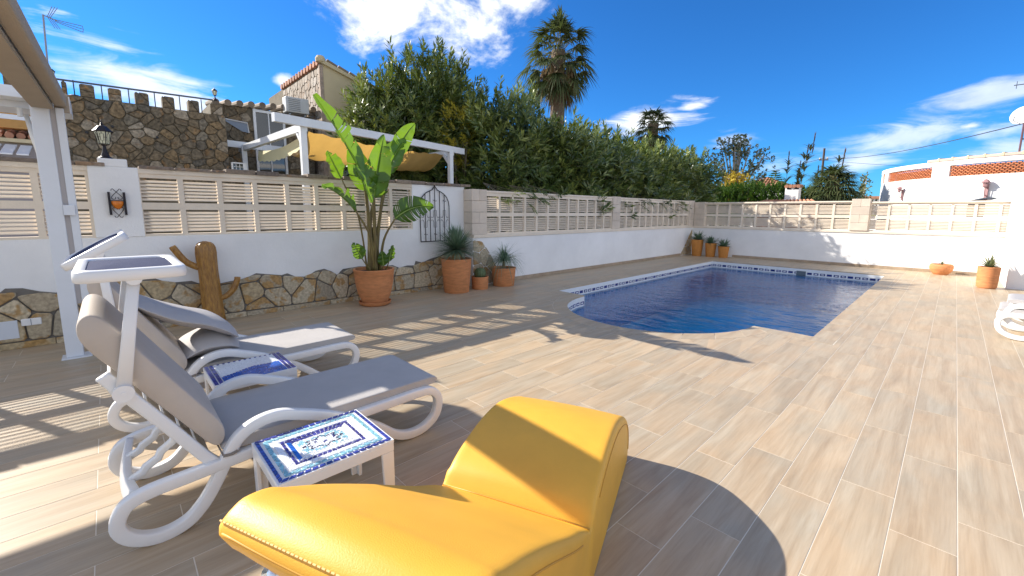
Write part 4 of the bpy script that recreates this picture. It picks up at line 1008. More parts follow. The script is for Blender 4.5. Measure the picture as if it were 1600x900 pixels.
def make_lounger(name, label, flat=False, hood=None, group=None, cushion=M_gcush):
    t = thing(name, label, 'sun lounger', (0,0,0), 0, group)
    for s_ in (-1, 1):
        path = crom([(s_*(.3268 if 12 <= i_ <= 17 else .325), y, z) for i_, (y, z) in enumerate(LOOP)], 4, True)
        obj('side_frame', MB().strip(path, (1,0,0), .050, .056, True, .32), M_wplas, t, smooth=True)
    b = MB(); b.strip(crom([(-.30,-.03,.235),(-.15,-.045,.215),(0,-.05,.21),(.15,-.045,.215),(.30,-.03,.235)], 4), (0,.3,1), .07, .035, False); obj('rear_crossbar', b, M_wplas, t, smooth=True)
    b = MB(); b.strip(crom([(-.31,1.50,.27),(0,1.52,.285),(.31,1.50,.27)], 6), (0,0,1), .05, .035, False); obj('front_crossbar', b, M_wplas, t, smooth=True)
    for k in range(9):
        y = .36+k*.13; obj('seat_slat', MB().box((-.305,y-.04,.292),(.305,y+.04,.306)), M_wplas, t, bevel=.004)
    for s_ in (-1, 1):     # toothed rack that props the back
        pts = [(s_*.13, -.03+.03*k+(.012 if k % 2 else -.006), .235+.022*k+.006*((k*k)//6)) for k in range(9)]
        obj('back_prop', MB().strip(pts, (1,0,0), .035, .034, False, .4), M_wplas, t, smooth=True)
    # seat cushion
    def pad(poly, x0, x1, rr, nm, m_, er=None):
        P = crom(dens([(0, y, z) for y, z in poly]), 3, True); n = len(P); SG = 1 if sum(P[i-1].y*P[i].z-P[i].y*P[i-1].z for i in range(n)) > 0 else -1; b = MB(); vs = []
        er = er or rr*.7
        for x, e in ((x0, er), (x0+rr*.15, er*.45), (x0+rr*.5, er*.12), (x0+rr*1.2, 0), (x1-rr*1.2, 0), (x1-rr*.5, er*.12), (x1-rr*.15, er*.45), (x1, er)):
            for i, p in enumerate(P):
                T = (P[(i+1) % n]-P[i-1]).normalized(); N_ = Vector((0, T.z, -T.y))*SG; q = p-N_*e; vs.append((x, q.y, q.z))
        b.add(vs, [(i*n+k, i*n+(k+1)%n, (i+1)*n+(k+1)%n, (i+1)*n+k) for i in range(7) for k in range(n)]+[tuple(range(n)), tuple(7*n+k for k in range(n))])
        return autosmooth(obj(nm, b, m_, t), 50)
    pad([(.30,.312),(.7,.314),(1.2,.316),(1.555,.320),(1.575,.335),(1.572,.362),(1.55,.374),(1.2,.372),(.7,.37),(.34,.372),(.295,.36),(.287,.33)], -.31, .31, .02, 'seat_cushion', cushion, .004)
    if flat:
        poly = [(.26,.33),(-.2,.345),(-.50,.35),(-.52,.38),(-.50,.415),(-.2,.41),(.26,.40),(.275,.36)]
        rail = [(.26,.285),(-.1,.30),(-.50,.315)]
    else:
        poly = [(.275,.35),(.174,.502),(.046,.695),(-.02,.80),(-.107,.925),(-.140,1.00),(-.130,1.06),(-.095,1.088),(-.055,1.065),(0,.975),(.086,.835),(.20,.652),(.322,.46),(.332,.40),(.31,.352)]
        rail = [(.275,.275),(.228,.336),(.105,.535),(-.018,.725),(-.05,.775),(-.075,.815)]
    pad(poly, -.31, .31, .028, 'back_cushion', M_gcush2, .007)
    for s_ in (-1, 1):
        obj('back_rail', MB().strip(crom([(s_*.305, y, z) for y, z in rail], 3), (1,0,0), .038, .05, False, .4), M_wplas, t, smooth=True)
    d = Vector((0, rail[-1][0]-rail[0][0], rail[-1][1]-rail[0][1])); 
    for k in range(6):
        f_ = .12+k*.155; c = Vector((0, rail[0][0], rail[0][1]))+d*f_; a = math.atan2(d.z, d.y)
        M = Matrix.Translation(c) @ Matrix.Rotation(a, 4, 'X'); obj('back_slat', MB().box((-.295,-.038,-.008),(.295,.038,.006), M), M_wplas, t, bevel=.003)
    if not flat:
        b = MB(); b.tube([(.352,.36,.325),(.354,.33,.318),(.352,.30,.322),(.20,.29,.35)], .004, 5); b.tube([(.353,.37,.322),(.356,.34,.312),(.353,.30,.314)], .004, 5); obj('tie_cord', b, mat("tie_cord_brown", (.25,.22,.19), .9), t)
    if hood:
        py, pz, hy, hz, ang = hood     # pivot, hood centre, tilt
        c, s = math.cos(ang), math.sin(ang)
        def T_(x, y, z): return (x, hy+y*c-z*s, hz+y*s+z*c)
        ring = []
        for cx, cy, a0 in ((.27,.13,0),(-.27,.13,90),(-.27,-.13,180),(.27,-.13,270)):
            for k in range(6):
                a = math.radians(a0+90*k/5); ring.append((cx+.06*math.cos(a), cy+.05*math.sin(a)))
        n = len(ring); vs = []; lay = ((1.0,-.022),(1.015,-.018),(1.02,0),(1.012,.02),(.99,.026),(.90,.026),(.81,.024),(.80,.016))
        for k_, z in lay: vs += [T_(x*k_, y*k_, z) for x, y in ring]
        b = MB(); b.add(vs, [(i*n+k, i*n+(k+1)%n, (i+1)*n+(k+1)%n, (i+1)*n+k) for i in range(len(lay)-1) for k in range(n)])
        vs2 = [T_(x*.80, y*.80, -.022) for x, y in ring]+[T_(x*1.0, y*1.0, -.022) for x, y in ring]+[T_(x*.80, y*.80, .016) for x, y in ring]
        b.add(vs2, [(k,(k+1)%n,n+(k+1)%n,n+k) for k in range(n)]+[(k,(k+1)%n,2*n+(k+1)%n,2*n+k) for k in range(n)])
        hd = obj('hood_frame', b, M_wplas, t, smooth=True)
        vs = []
        for f_, z in ((1,.018),(.7,.026),(.35,.031)): vs += [T_(x*.81*f_, y*.81*f_, z) for x, y in ring]
        vs.append(T_(0,0,.033)); b = MB().add(vs, [(i*n+k, i*n+(k+1)%n, (i+1)*n+(k+1)%n, (i+1)*n+k) for i in range(2) for k in range(n)]+[(2*n+k, 2*n+(k+1)%n, 3*n) for k in range(n)])
        obj('hood_mesh', b, M_mesh, t, smooth=True)
        for s_ in (-1, 1):
            top = T_(s_*.30, 0, -.02); bot = (s_*.342, py, pz)
            b = MB().strip([bot, tuple(bot[i]*.5+top[i]*.5 for i in range(3)), top], (1,0,0), .022, [.052,.046,.042], False, .6); obj('hood_arm', b, M_wplas, t, smooth=True)
            b = MB().tube([(s_*.325,py,pz),(s_*.362,py,pz)], .036, 16); b.tube([(s_*.362,py,pz),(s_*.366,py,pz)], .010, 10); obj('pivot', b, M_wplas, t)
            b = MB().tube([(s_*.285,top[1],top[2]+.004),(s_*.33,top[1],top[2]+.004)], .028, 14); obj('pivot', b, M_wplas, t)
    return t
M_gcush2 = M_bpipe
A = make_lounger('sun_lounger', 'white resin sun lounger with grey cushion and level head shade, nearer of the pair', hood=(-.018,.735,.058,1.228,.0), group='white resin sun loungers')
A.location = (-2.685, 0, 0)
B = make_lounger('sun_lounger', 'white resin sun lounger with tipped-up head shade and a folded pillow, nearest the garden wall', hood=(-.03,.74,-.07,1.235,.56), group='white resin sun loungers', cushion=M_gcush)
B.location = (-4.025, 0, 0)
for i, (dx, dy, z) in enumerate(((0,0,0),(.06,.03,.115))):
    t = make_lounger('sun_lounger', ('lower of two white loungers stacked flat at the right edge of the terrace', 'upper white lounger lying on another at the right edge, pale cushion on top')[i], flat=True, group='white resin sun loungers', cushion=M_gpill)
    t.location = (2.06+dx, 8.03+dy, z); t.rotation_euler = (0, 0, math.radians(86))
# folded pillow on lounger B
def pillow(name, path, w, th, m_, label, cat, n=18):
    P = crom(path, 5); k = len(P); vs = []; b = MB()
    for i, p in enumerate(P):
        T = (P[min(i+1,k-1)]-P[max(i-1,0)]).normalized(); N_ = Vector((0, -T.z, T.y)).normalized(); f_ = i/(k-1); e = max(.12, math.sin(PI*f_)**.45); 
        for j in range(n):
            a = 2*PI*j/n; cx = math.copysign(abs(math.cos(a))**.7, math.cos(a)); sx_ = math.copysign(abs(math.sin(a))**1.1, math.sin(a))
            vs.append(p + Vector((1,0,0))*cx*w/2*(.93+.07*e) + N_*sx_*th/2*e*(1-.75*abs(cx)**6)*(1+.06*math.sin(i*.9+j)))
    b.add(vs, [(i*n+j, i*n+(j+1)%n, (i+1)*n+(j+1)%n, (i+1)*n+j) for i in range(k-1) for j in range(n)]+[tuple(range(n)), tuple((k-1)*n+j for j in range(n))])
    o = obj(name, b, m_, None, smooth=True); sb = o.modifiers.new('s', 'SUBSURF'); sb.levels = 1; sb.render_levels = 1; return tag(o, label, cat)
pillow('folded_cushion', [(-4.0,.03,.90),(-4.0,.15,.81),(-4.0,.30,.72),(-4.0,.46,.66),(-4.0,.58,.59),(-4.0,.66,.52)], .56, .125, M_gpill, 'light grey cushion folded over and slumped on the lounger nearest the wall', 'cushion')
pillow('pillow', [(-4.0,.30,.42),(-4.0,.40,.47),(-4.0,.50,.485),(-4.0,.60,.47),(-4.0,.66,.44)], .54, .17, M_gpill, 'plump grey pillow tucked under the folded cushion on the far lounger', 'pillow')

# ------------------------------------------------------------------ mosaic side tables
def table(name, label, x0, x1, y0, y1, h):
    t = thing(name, label, 'side table', ((x0+x1)/2, (y0+y1)/2, 0), 0, 'white side tables with mosaic tops'); w, l = (x1-x0)/2, (y1-y0)/2
    b = MB().box((-w,-l,h-.016),(w,l,h-.004)); obj('table_top', b, M_tg, t)
    for sx_ in (-1,1):
        obj('apron', MB().box((sx_*w-(.016 if sx_>0 else 0),-l,h-.062),(sx_*w+(0 if sx_>0 else .016),l,h-.0165)), M_wplas, t, bevel=.004)
        obj('apron', MB().box((-w+.0165,sx_*l-(.016 if sx_>0 else 0),h-.062),(w-.0165,sx_*l+(0 if sx_>0 else .016),h-.0165)), M_wplas, t, bevel=.004)
        for sy in (-1,1):
            b = MB(); o_, i_ = .0, .062; 
            cx, cy = sx_*(w-.001), sy*(l-.001); q = lambda k, z: [(cx,cy,z),(cx-sx_*k,cy,z),(cx-sx_*k,cy-sy*.018,z),(cx-sx_*.018,cy-sy*.018,z),(cx-sx_*.018,cy-sy*k,z),(cx,cy-sy*k,z)]
            b.add(q(.062,h-.063)+q(.046,0), [(i,(i+1)%6,6+(i+1)%6,6+i) for i in range(6)]+[tuple(range(6)), tuple(range(6,12))]); obj('leg', b, M_wplas, t, bevel=.003)
    return t, w, l
ZT = lambda h: (h-.004, h+.0005)
def mpiece(mb, poly, h, g=.0021):
    q = shrink0(poly, g)
    if q: mb.prism(q, h-.004, h+.0008)
def shrink0(poly, d):
    area = sum(poly[i][0]*poly[(i+1)%len(poly)][1]-poly[(i+1)%len(poly)][0]*poly[i][1] for i in range(len(poly)))
    sg = 1 if area > 0 else -1; q = list(poly)
    for i in range(len(poly)):
        p0, p1 = poly[i], poly[(i+1)%len(poly)]; dx, dy = p1[0]-p0[0], p1[1]-p0[1]; l = math.hypot(dx, dy)
        if l < 1e-6: continue
        nx, ny = dy/l*sg, -dx/l*sg; q = clip(q, nx, ny, nx*p0[0]+ny*p0[1]-d)
        if len(q) < 3: return None
    return q
def rect_ring(w, l, a, b_):
    """four trapezoid bands between inset a and inset b_, as (p0,p1,q1,q0) outer edge first"""
    W0, L0, W1, L1 = w-a, l-a, w-b_, l-b_
    return [((-W0,-L0),(W0,-L0),(W1,-L1),(-W1,-L1)),((W0,-L0),(W0,L0),(W1,L1),(W1,-L1)),((W0,L0),(-W0,L0),(-W1,L1),(W1,L1)),((-W0,L0),(-W0,-L0),(-W1,-L1),(-W1,L1))]
def lerp(a, b_, t): return (a[0]+(b_[0]-a[0])*t, a[1]+(b_[1]-a[1])*t)
t1, w, l = table('mosaic_table', 'white side table with star mosaic top between the near lounger and the yellow lounger', -2.245, -1.805, .405, .925, .385); h = .385
r = random.Random(2)
for p0, p1, q1, q0 in rect_ring(w, l, .006, .027):          # outer cobalt border: every piece a part
    n = max(1, round(math.hypot(p1[0]-p0[0], p1[1]-p0[1])/.032))
    for i in range(n):
        mb = MB(); mpiece(mb, [lerp(p0,p1,i/n), lerp(p0,p1,(i+1)/n), lerp(q0,q1,(i+1)/n), lerp(q0,q1,i/n)], h, .0030); obj('mosaic_tile', mb, M_tb, t1)
tri = MB(); whi = MB(); vio = MB(); blu = MB(); blk_ = MB()
def zig(mb, ring, step, h=h):
    for p0, p1, q1, q0 in ring:
        n = max(2, round(math.hypot(p1[0]-p0[0], p1[1]-p0[1])/step))
        for i in range(n):
            a, b_, c, d = lerp(p0,p1,i/n), lerp(p0,p1,(i+1)/n), lerp(q0,q1,(i+1)/n), lerp(q0,q1,i/n)
            if i % 2: mpiece(mb, [a,b_,c], h); mpiece(mb, [a,c,d], h)
            else: mpiece(mb, [a,b_,d], h); mpiece(mb, [b_,c,d], h)
def bricks(mb, ring, step, h=h):
    for p0, p1, q1, q0 in ring:
        n = max(1, round(math.hypot(p1[0]-p0[0], p1[1]-p0[1])/step))
        for i in range(n): mpiece(mb, [lerp(p0,p1,i/n), lerp(p0,p1,(i+1)/n), lerp(q0,q1,(i+1)/n), lerp(q0,q1,i/n)], h)
zig(tri, rect_ring(w, l, .036, .058), .030); bricks(whi, rect_ring(w, l, .066, .094), .030); zig(vio, rect_ring(w, l, .097, .114), .024)
rg = rect_ring(w, l, .118, .140); bricks(whi, [rg[1], rg[2]], .02); bricks(blu, [rg[0]], .02); bricks(vio, [rg[3]], .02)
bricks(whi, rect_ring(w, l, .142, .152), .02)
W1, L1 = w-.154, l-.154
star = []
for k in range(16):
    a = PI*k/8; rr = .098 if k % 2 == 0 else .060; star.append((rr*math.cos(a)*.62, rr*math.sin(a)))
for poly in cells(-W1, W1, -L1, L1, .011, seed=9, aspect=1.1):
    c = (sum(p[0] for p in poly)/len(poly), sum(p[1] for p in poly)/len(poly))
    if inside(c, star):
        k = r.random(); mpiece(whi if k < .93 else vio, poly, h, .0016)
    else: mpiece(tri if r.random() < .5 else whi, poly, h, .0012)
for i in range(16):
    a, b_ = star[i], star[(i+1)%16]; l_ = math.hypot(b_[0]-a[0], b_[1]-a[1]); dx, dy = (b_[0]-a[0])/l_, (b_[1]-a[1])/l_
    for k in range(2):
        p = lerp(a, b_, (k+.14)/2); q = lerp(a, b_, (k+.86)/2); blk_.prism([(p[0]-dy*.0028,p[1]+dx*.0028),(p[0]+dy*.0028,p[1]-dx*.0028),(q[0]+dy*.0028,q[1]-dx*.0028),(q[0]-dy*.0028,q[1]+dx*.0028)], h-.003, h+.0016)
for nm, mb, m_ in (('aqua_mosaic', tri, M_tt), ('white_mosaic', whi, M_tw), ('violet_mosaic', vio, M_tp), ('blue_mosaic', blu, M_tm), ('star_mosaic', blk_, M_tk)): stuff(obj(nm, mb, m_, t1))
t2, w, l = table('mosaic_table', 'white side table with sea-wave mosaic top standing between the two loungers', -3.64, -3.20, .40, .90, .375); h = .375
wht = MB(); sea = MB(); dk = MB()
for sy in (-1, 1):                                          # two cobalt rows at each end
    for row in (0, 1):
        y0, y1 = sy*(l-.004-row*.028), sy*(l-.004-row*.028-.025); n = 14
        for i in range(n):
            x0, x1 = -w+.004+(2*w-.008)*i/n, -w+.004+(2*w-.008)*(i+1)/n; mb = MB(); mpiece(mb, [(x0,y0),(x1,y0),(x1,y1),(x0,y1)], h); obj('mosaic_tile', mb, M_tb, t2)
n = 22
for i in range(n):
    y0, y1 = -l+.062+(2*l-.124)*i/n, -l+.062+(2*l-.124)*(i+1)/n; mb = MB(); mpiece(mb, [(-w+.004,y0),(-w+.026,y0),(-w+.026,y1),(-w+.004,y1)], h)
    obj('mosaic_tile', mb, M_tb if i % 2 else M_tg, t2)
for poly in cells(-w+.028, w-.004, -l+.060, l-.060, .017, seed=12, aspect=1.1):
    c = (sum(p[0] for p in poly)/len(poly), sum(p[1] for p in poly)/len(poly)); u = (c[0]+w)/(2*w); v_ = (c[1]+l)/(2*l)
    wave = .40+.30*(1-v_) + .05*math.sin(v_*9)
    mpiece(sea if u > wave else wht, poly, h, .0015)
for k in range(3):
    for i in range(16):
        v_ = .16+.04*i; u = .44+.24*(1-v_)+.05*math.sin(v_*9)+k*.14+ (v_-.5)*.1*k; 
        if u > .95: continue
        x, y = -w+u*2*w, -l+v_*2*l; dk.prism([(x-.004,y-.007),(x+.004,y-.008),(x+.003,y+.007),(x-.005,y+.008)], h-.003, h+.0016)
for nm, mb, m_ in (('white_mosaic', wht, M_tw), ('sea_mosaic', sea, M_tm), ('dark_wave_line', dk, M_tb)): stuff(obj(nm, mb, m_, t2))

# ------------------------------------------------------------------ yellow foam lounger
YW = math.atan2(.386, .9225)
t = thing('yellow_lounger', 'thick yellow leatherette wave lounger in the foreground', 'lounge chair', (0,0,0), YW)
top = crom([(0,.560,.800),(0,.600,.812),(0,.66,.798),(0,.71,.768),(0,.83,.70),(0,.983,.603),(0,1.105,.521),(0,1.25,.424),(0,1.38,.345),(0,1.470,.280)], 4)
fw = crom([(0,1.485,.281),(0,1.533,.338),(0,1.62,.378),(0,1.745,.412),(0,1.85,.430),(0,1.96,.437),(0,2.06,.430),(0,2.16,.408),(0,2.27,.372),(0,2.375,.325),(0,2.45,.26),(0,2.495,.17),(0,2.505,.09),(0,2.49,.03)], 4)
prof = [(p.y, p.z) for p in top+fw] + [(2.45,.004),(2.2,.003),(1.8,.003),(1.50,.004),(1.40,.03),(1.32,.09),(1.2,.19),(1.02,.33),(.84,.47),(.70,.58),(.60,.655),(.552,.712),(.530,.757),(.532,.775),(.540,.787)]
x0, x1 = -.985, -.300; n = len(prof); vs = []; rr = .030
def nrm(i):
    a, b_ = prof[i-1], prof[(i+1)%n]; dx, dy = b_[0]-a[0], b_[1]-a[1]; l_ = math.hypot(dx, dy) or 1; return (dy/l_, -dx/l_)
xs = [(0,1),(.002,.75),(.006,.48),(.012,.25),(.020,.09),(.032,0),(.055,0),(.12,-.12),(.22,-.22),(.342,-.26)]
xs = [(x0+a, e) for a, e in xs] + [(x1-a, e) for a, e in reversed(xs[:-1])]
for x, e in xs:
    for i, p in enumerate(prof):
        q = nrm(i); k = e*rr if not (1.40 < p[0] < 1.52 and p[1] > .2) else e*rr*.4
        if p[1] < .02: k = max(0, k)*.2
        vs.append((x, p[0]+q[0]*k, p[1]+q[1]*k))
b = MB(); m_ = len(xs)
b.add(vs, [(i*n+k, i*n+(k+1)%n, (i+1)*n+(k+1)%n, (i+1)*n+k) for i in range(m_-1) for k in range(n)])
# side caps as quad strips between the upper and the lower outline
tri_v, tri_e, tri_f, _, _, _ = delaunay_2d_cdt([Vector((v_[1], v_[2])) for v_ in vs[:n]], [(i,(i+1)%n) for i in range(n)], [], 1, 1e-7)
for side, off in ((x0, 0), (x1, (m_-1)*n)):
    b.add([(side, p.x, p.y) for p in tri_v], tri_f)
body = obj('body', b, M_yel, t); bm = bmesh.new(); bm.from_mesh(body.data); bmesh.ops.remove_doubles(bm, verts=bm.verts, dist=1e-5); bmesh.ops.recalc_face_normals(bm, faces=bm.faces); bm.to_mesh(body.data); bm.free(); autosmooth(body, 38)
sm = MB()
for x in (x0+.0, x1-.0):
    s_ = -1 if x < -.6 else 1
    ins = [(p[0]+nrm(i)[0]*.040, p[1]+nrm(i)[1]*.040) for i, p in enumerate(prof)]
    seg_ = [(x+s_*.0012, ins[i][0], ins[i][1]) for i in range(3, len(top)+len(fw)-3) if not (1.36 < prof[i][0] < 1.58)]
    cut = next(k for k in range(1, len(seg_)) if abs(seg_[k][1]-seg_[k-1][1]) > .1)
    sm.tube(seg_[:cut], .0028, 5); sm.tube(seg_[cut:], .0028, 5)
obj('seam', sm, M_yels, t, smooth=True)
sm = MB().tube([(x0+.008,1.478,.2795),(-.8,1.478,.284),(-.6,1.478,.285),(-.45,1.478,.284),(x1-.008,1.478,.2795)], .0042, 6); obj('valley_seam', sm, M_yels, t, smooth=True)
sm = MB().tube([(x0+(x1-x0)*k/20, .5335-.0078*(1-(1-min(k,20-k)/10)**2), .7665) for k in range(1, 20)], .0034, 6); obj('end_seam', sm, M_yels, t, smooth=True)
stt = MB(); k = 0; x = x0+.02
while x < x1-.03:
    u_ = min(1, min(x-x0, x1-x)/.34); pf = .0075*(1-(1-u_)**2); stt.tube([(x,.5388-pf*.8,.7905+pf*.7),(x+.0085,.5388-pf*.8,.7905+pf*.7)], .0024, 5); x += .0125
stuff(obj('stitching', stt, M_yst, t))
stt = MB(); x = x0+.02
while x < x1-.03:
    stt.tube([(x,1.4585,.2955),(x+.006,1.4585,.2955)], .0010, 4); x += .0105
stuff(obj('stitching', stt, M_yels, t))
obj('under_slot', MB().box((-.80,.640,.600),(-.55,.665,.632), Matrix.Rotation(0, 4, 'X')), M_blk, t)
b = MB().tube([(-.86,.575,.665),(-.86,.66,.55),(-.86,.80,.30),(-.86,.92,.03)], .024, 14); b.tube([(-.42,.66,.55),(-.42,.80,.30),(-.42,.92,.03)], .024, 14); b.tube([(-.88,.92,.025),(-.40,.92,.025)], .022, 14)
obj('prop_leg', b, M_chrome, t, smooth=True)

# ------------------------------------------------------------------ pergola over the viewer's terrace
pg = thing('pergola', 'white pergola post and beam with a rolled beige canvas beside the loungers', 'pergola', (-6.1, -.30, 0)); PO = (-6.1,-.30,0)
def lp(mb): return loc(mb, PO)
obj('post', lp(MB().box((-6.16,-.425,.012),(-6.04,-.30,2.46))), M_wmet, pg, bevel=.006)
obj('track_post', lp(MB().box((-6.13,-.262,.55),(-6.06,-.205,2.46))), M_wmet, pg, bevel=.004)
obj('post_web', lp(MB().box((-6.11,-.301,.55),(-6.08,-.261,2.46))), mat("grey_web", (.52,.48,.46), .6), pg)
obj('bracket', lp(MB().box((-6.04,-.30,1.44),(-6.02,-.22,1.54))), M_wmet, pg, bevel=.003)
obj('base_plate', lp(MB().box((-6.20,-.46,.001),(-6.0,-.24,.011))), M_wmet, pg)
def skewbox(a, c, y0, y1, z0, z1, rise=0): # beam along X with a slight drift in y
    b = MB(); (xa, da), (xc, dc) = a, c
    return b.add([(xa,y0+da,z0),(xa,y1+da,z0),(xa,y1+da,z1),(xa,y0+da,z1),(xc,y0+dc,z0+rise),(xc,y1+dc,z0+rise),(xc,y1+dc,z1+rise),(xc,y0+dc,z1+rise)], [(0,1,2,3),(7,6,5,4),(0,4,5,1),(1,5,6,2),(2,6,7,3),(3,7,4,0)])
obj('beam', lp(skewbox((-6.12,0),(3.2,-.20),-.405,-.275,2.46,2.60)), M_wmet, pg)
b = skewbox((-6.02,0),(3.2,-.20),-.412,-.272,2.435,2.459); obj('canvas_soffit', lp(b), M_beige, pg)
b = skewbox((-6.10,0),(3.2,-.20),-.268,-.180,2.475,2.60); obj('canvas_roll', lp(b), M_beige, pg, bevel=.018)
obj('end_cap', lp(MB().box((-6.135,-.27,2.43),(-6.105,-.165,2.61))), M_beige, pg, bevel=.008)
for x in (-5.99,):
    wx = .205
    obj('rafter', lp(MB().box((x-wx,-5.5,2.50 if x > -6.5 else 2.44),(x+wx*0,-.42,2.60))), M_wmet, pg, bevel=.004)
obj('rafter', lp(MB().box((-6.60,-5.5,2.44),(-6.20,-.16,2.60))), M_wmet, pg)
obj('pulley', lp(MB().tube([(-6.2,-.50,2.36),(-6.2,-.50,2.44)], .02, 8)), M_wplas, pg)
obj('downpipe', lp(MB().tube([(-6.30,-.47,2.40),(-6.30,-.45,2.20),(-6.28,-.38,1.75)], .018, 8)), M_wplas, pg, smooth=True)
# ------------------------------------------------------------------ stone house beyond the left wall
def wallbox(name, parent, org, a, c, m_, **k): return obj(name, loc(MB().box(a, c), org), m_, parent, **k)
HO = (-11.3, 1, 0)
hs = thing('castle_house', 'rustic brown stone house with crenellated roof terrace beyond the garden wall', 'house', HO)
wallbox('wall', hs, HO, (-15, -1.2, -.3), (-11.02, 2.03, 3.49), M_mortar2)
polys = cells(-1.2, 2.03, 1.7, 3.49, .145, aspect=1.5, seed=21, jit=.5)
stones(hs, polys, lambda u, v, z: (-11.02+z, u, v), .035, M_rubble, gap=.006, off=HO, seed=8, rough=.03)
mer = [(-.70,-.51),(-.335,-.315+.0)] ; mer = [(-1.05,-.88),(-.70,-.52),(-.345,-.30+.0)]
mer = [(-1.02,-.84),(-.68,-.50),(-.36,-.30),(-.14,.05),(.23,.41),(.60,.80),(1.0,1.19),(1.41,1.59),(1.78,1.99)]
for a, c in mer:
    wallbox('merlon', hs, HO, (-11.24,a,3.49), (-11.03,c,3.70), M_mortar2)
    stones(hs, cells(a, c, 3.49, 3.715, .13, seed=int(a*100)+300, aspect=1.1), lambda u, v, z: (-11.03+z, u, v), .022, M_rubble, gap=.004, off=HO, seed=2, rough=.02)
for y, z in ((-.12,2.87),(.23,3.02),(.86,2.9),(1.72,2.76)):
    obj('drain_hole', loc(MB().tube([(-10.985,y,z),(-10.96,y,z)], .022, 10), HO), M_blk, hs)
rl = thing('terrace_railing', 'thin dark metal handrail above the crenellated stone wall', 'railing', (-11.15, .5, 3.5)); RO = (-11.15,.5,3.5)
obj('handrail', loc(MB().tube([(-11.15,-1.0,3.745),(-11.15,-.39,3.755),(-11.15,.52,3.775),(-11.15,1.9,3.81)], .017, 6), RO), M_rail, rl)
for y in (-.57,-.21,.15,.52,.90,1.29,1.65): obj('baluster', loc(MB().tube([(-11.15,y,3.49),(-11.15,y,3.78)], .009, 5), RO), M_rail, rl)
lantern('roof_lantern', (-11.12, -.47, 3.66), .62, 'small black lantern at the left end of the roof terrace by the antenna mast', 'small lanterns on the roof terrace', full=False)
lantern('roof_lantern', (-11.12, 1.895, 3.80), .58, 'small black lantern at the right end of the roof terrace railing', 'small lanterns on the roof terrace', full=False)
an = thing('tv_antenna', 'tall television antenna on a mast above the stone house at upper left', 'antenna', (-12, -.55, 3.4)); AO = (-12,-.55,3.4)
obj('mast', loc(MB().tube([(-12,-.56,3.4),(-12,-.50,5.04)], .016, 6), AO), M_steel, an)
b = MB()
for z in (-.055,0,.055): b.tube([(-12,-.36,4.98+z*.3),(-12,.0,4.93+z)], .006, 4)
b.tube([(-12,-.5,5.03),(-12,-.33,4.985)], .009, 5); b.tube([(-12,.0,4.87),(-12,.01,4.93),(-12,.0,4.99)], .005, 4); obj('boom', loc(b, AO), M_steel, an)
b = MB()
for s_ in (-1,1):
    for dy in (0,.035,.07): b.tube([(-12,-.45+dy*.6,5.02),(-12,-.43+dy+.06,5.02+s_*.2*(1 if s_>0 else .9))], .005, 4)
obj('reflector', loc(b, AO), M_steel, an)
sat = obj('roof_dome', MB().lathe([(.16,0),(.155,.05),(.12,.10),(.06,.135),(0,.145)], n=18), M_blk, None, loc=(-11.7,-.22,3.49), smooth=True); tag(sat, 'dark domed cover peeping between the first merlons of the stone wall', 'cover')

# lower stone wing to the right with door, window and air conditioner
H2 = (-12.4, 3.4, 0)
h2 = thing('stone_wing', 'shaded brown stone house wing with patio door behind the white pergola', 'house', H2)
wallbox('wall', h2, H2, (-16, 2.031, -.3), (-12.42, 4.30, 4.02), M_mortar2)
cl = [c for c in cells(2.04, 4.28, 1.8, 4.0, .20, seed=31, aspect=1.3, jit=.48)]
def hole(c): 
    x = sum(p[0] for p in c)/len(c); z = sum(p[1] for p in c)/len(c); return (2.84 < x < 3.66 and 2.4 < z < 4.0-.12+.02 and x > 2.84)
stones(h2, [c for c in cl if not hole(c)], lambda u, v, z: (-12.42+z, u, v), .03, M_rubble, gap=.005, off=H2, seed=8, rough=.03)
rt = MB()
for k in range(10):
    y = 2.1+k*.245; rt.tube([(-12.9,y,4.10+.012*k),(-12.30,y,4.00+.014*k)], .085, 10)
    mb = MB().tube([(-13.2,y,4.12+.018*k),(-12.28,y,4.02+.020*k)], .075, 10); obj('roof_tile', loc(mb, H2), M_roofb, h2)
f = thing('patio_door', 'white-framed glass patio door in the shaded stone wing', 'door', (-12.38, 3.22, 2.3)); FO = (-12.38,3.22,2.3)
for a, c in (((-12.40,2.87,2.3),(-12.34,2.925,4.0)),((-12.40,3.535,2.3),(-12.34,3.59,3.955)),((-12.40,2.9255,3.93),(-12.345,3.5345,3.99)),((-12.40,3.20,2.3),(-12.35,3.225,3.93))): obj('frame', loc(MB().box(a, c), FO), M_wplas, f)
obj('pane', loc(MB().box((-12.385,2.926,2.3),(-12.378,3.534,3.929)), FO), M_glassd, f)
ac = thing('air_conditioner', 'white air conditioning unit hung on the stone wall beside the cream gable', 'air conditioner', (-12.2, 3.86, 4.0)); CO = (-12.2,3.86,4.0)
obj('casing', loc(MB().box((-12.36,3.56,4.0),(-12.06,4.12,4.38)), CO), mat("aged_white_casing", (.52,.53,.52), .5, var=.05, scale=6), ac, bevel=.02)
for y in (3.62,3.98): obj('bracket', loc(MB().box((-12.40,y,3.93),(-12.04,y+.04,3.965)), CO), M_steel, ac)
b = MB()
for k in range(7): b.tube([(-12.055,3.62,4.05+k*.045),(-12.055,3.90,4.05+k*.045)], .006, 4)
obj('grille', loc(b, CO), M_steel, ac)
h3 = thing('gable_house', 'taller cream and stone gabled house block behind the air conditioner', 'house', (-13, 5, 0)); H3 = (-13,5,0)
ys, zt = 4.48, 5.36
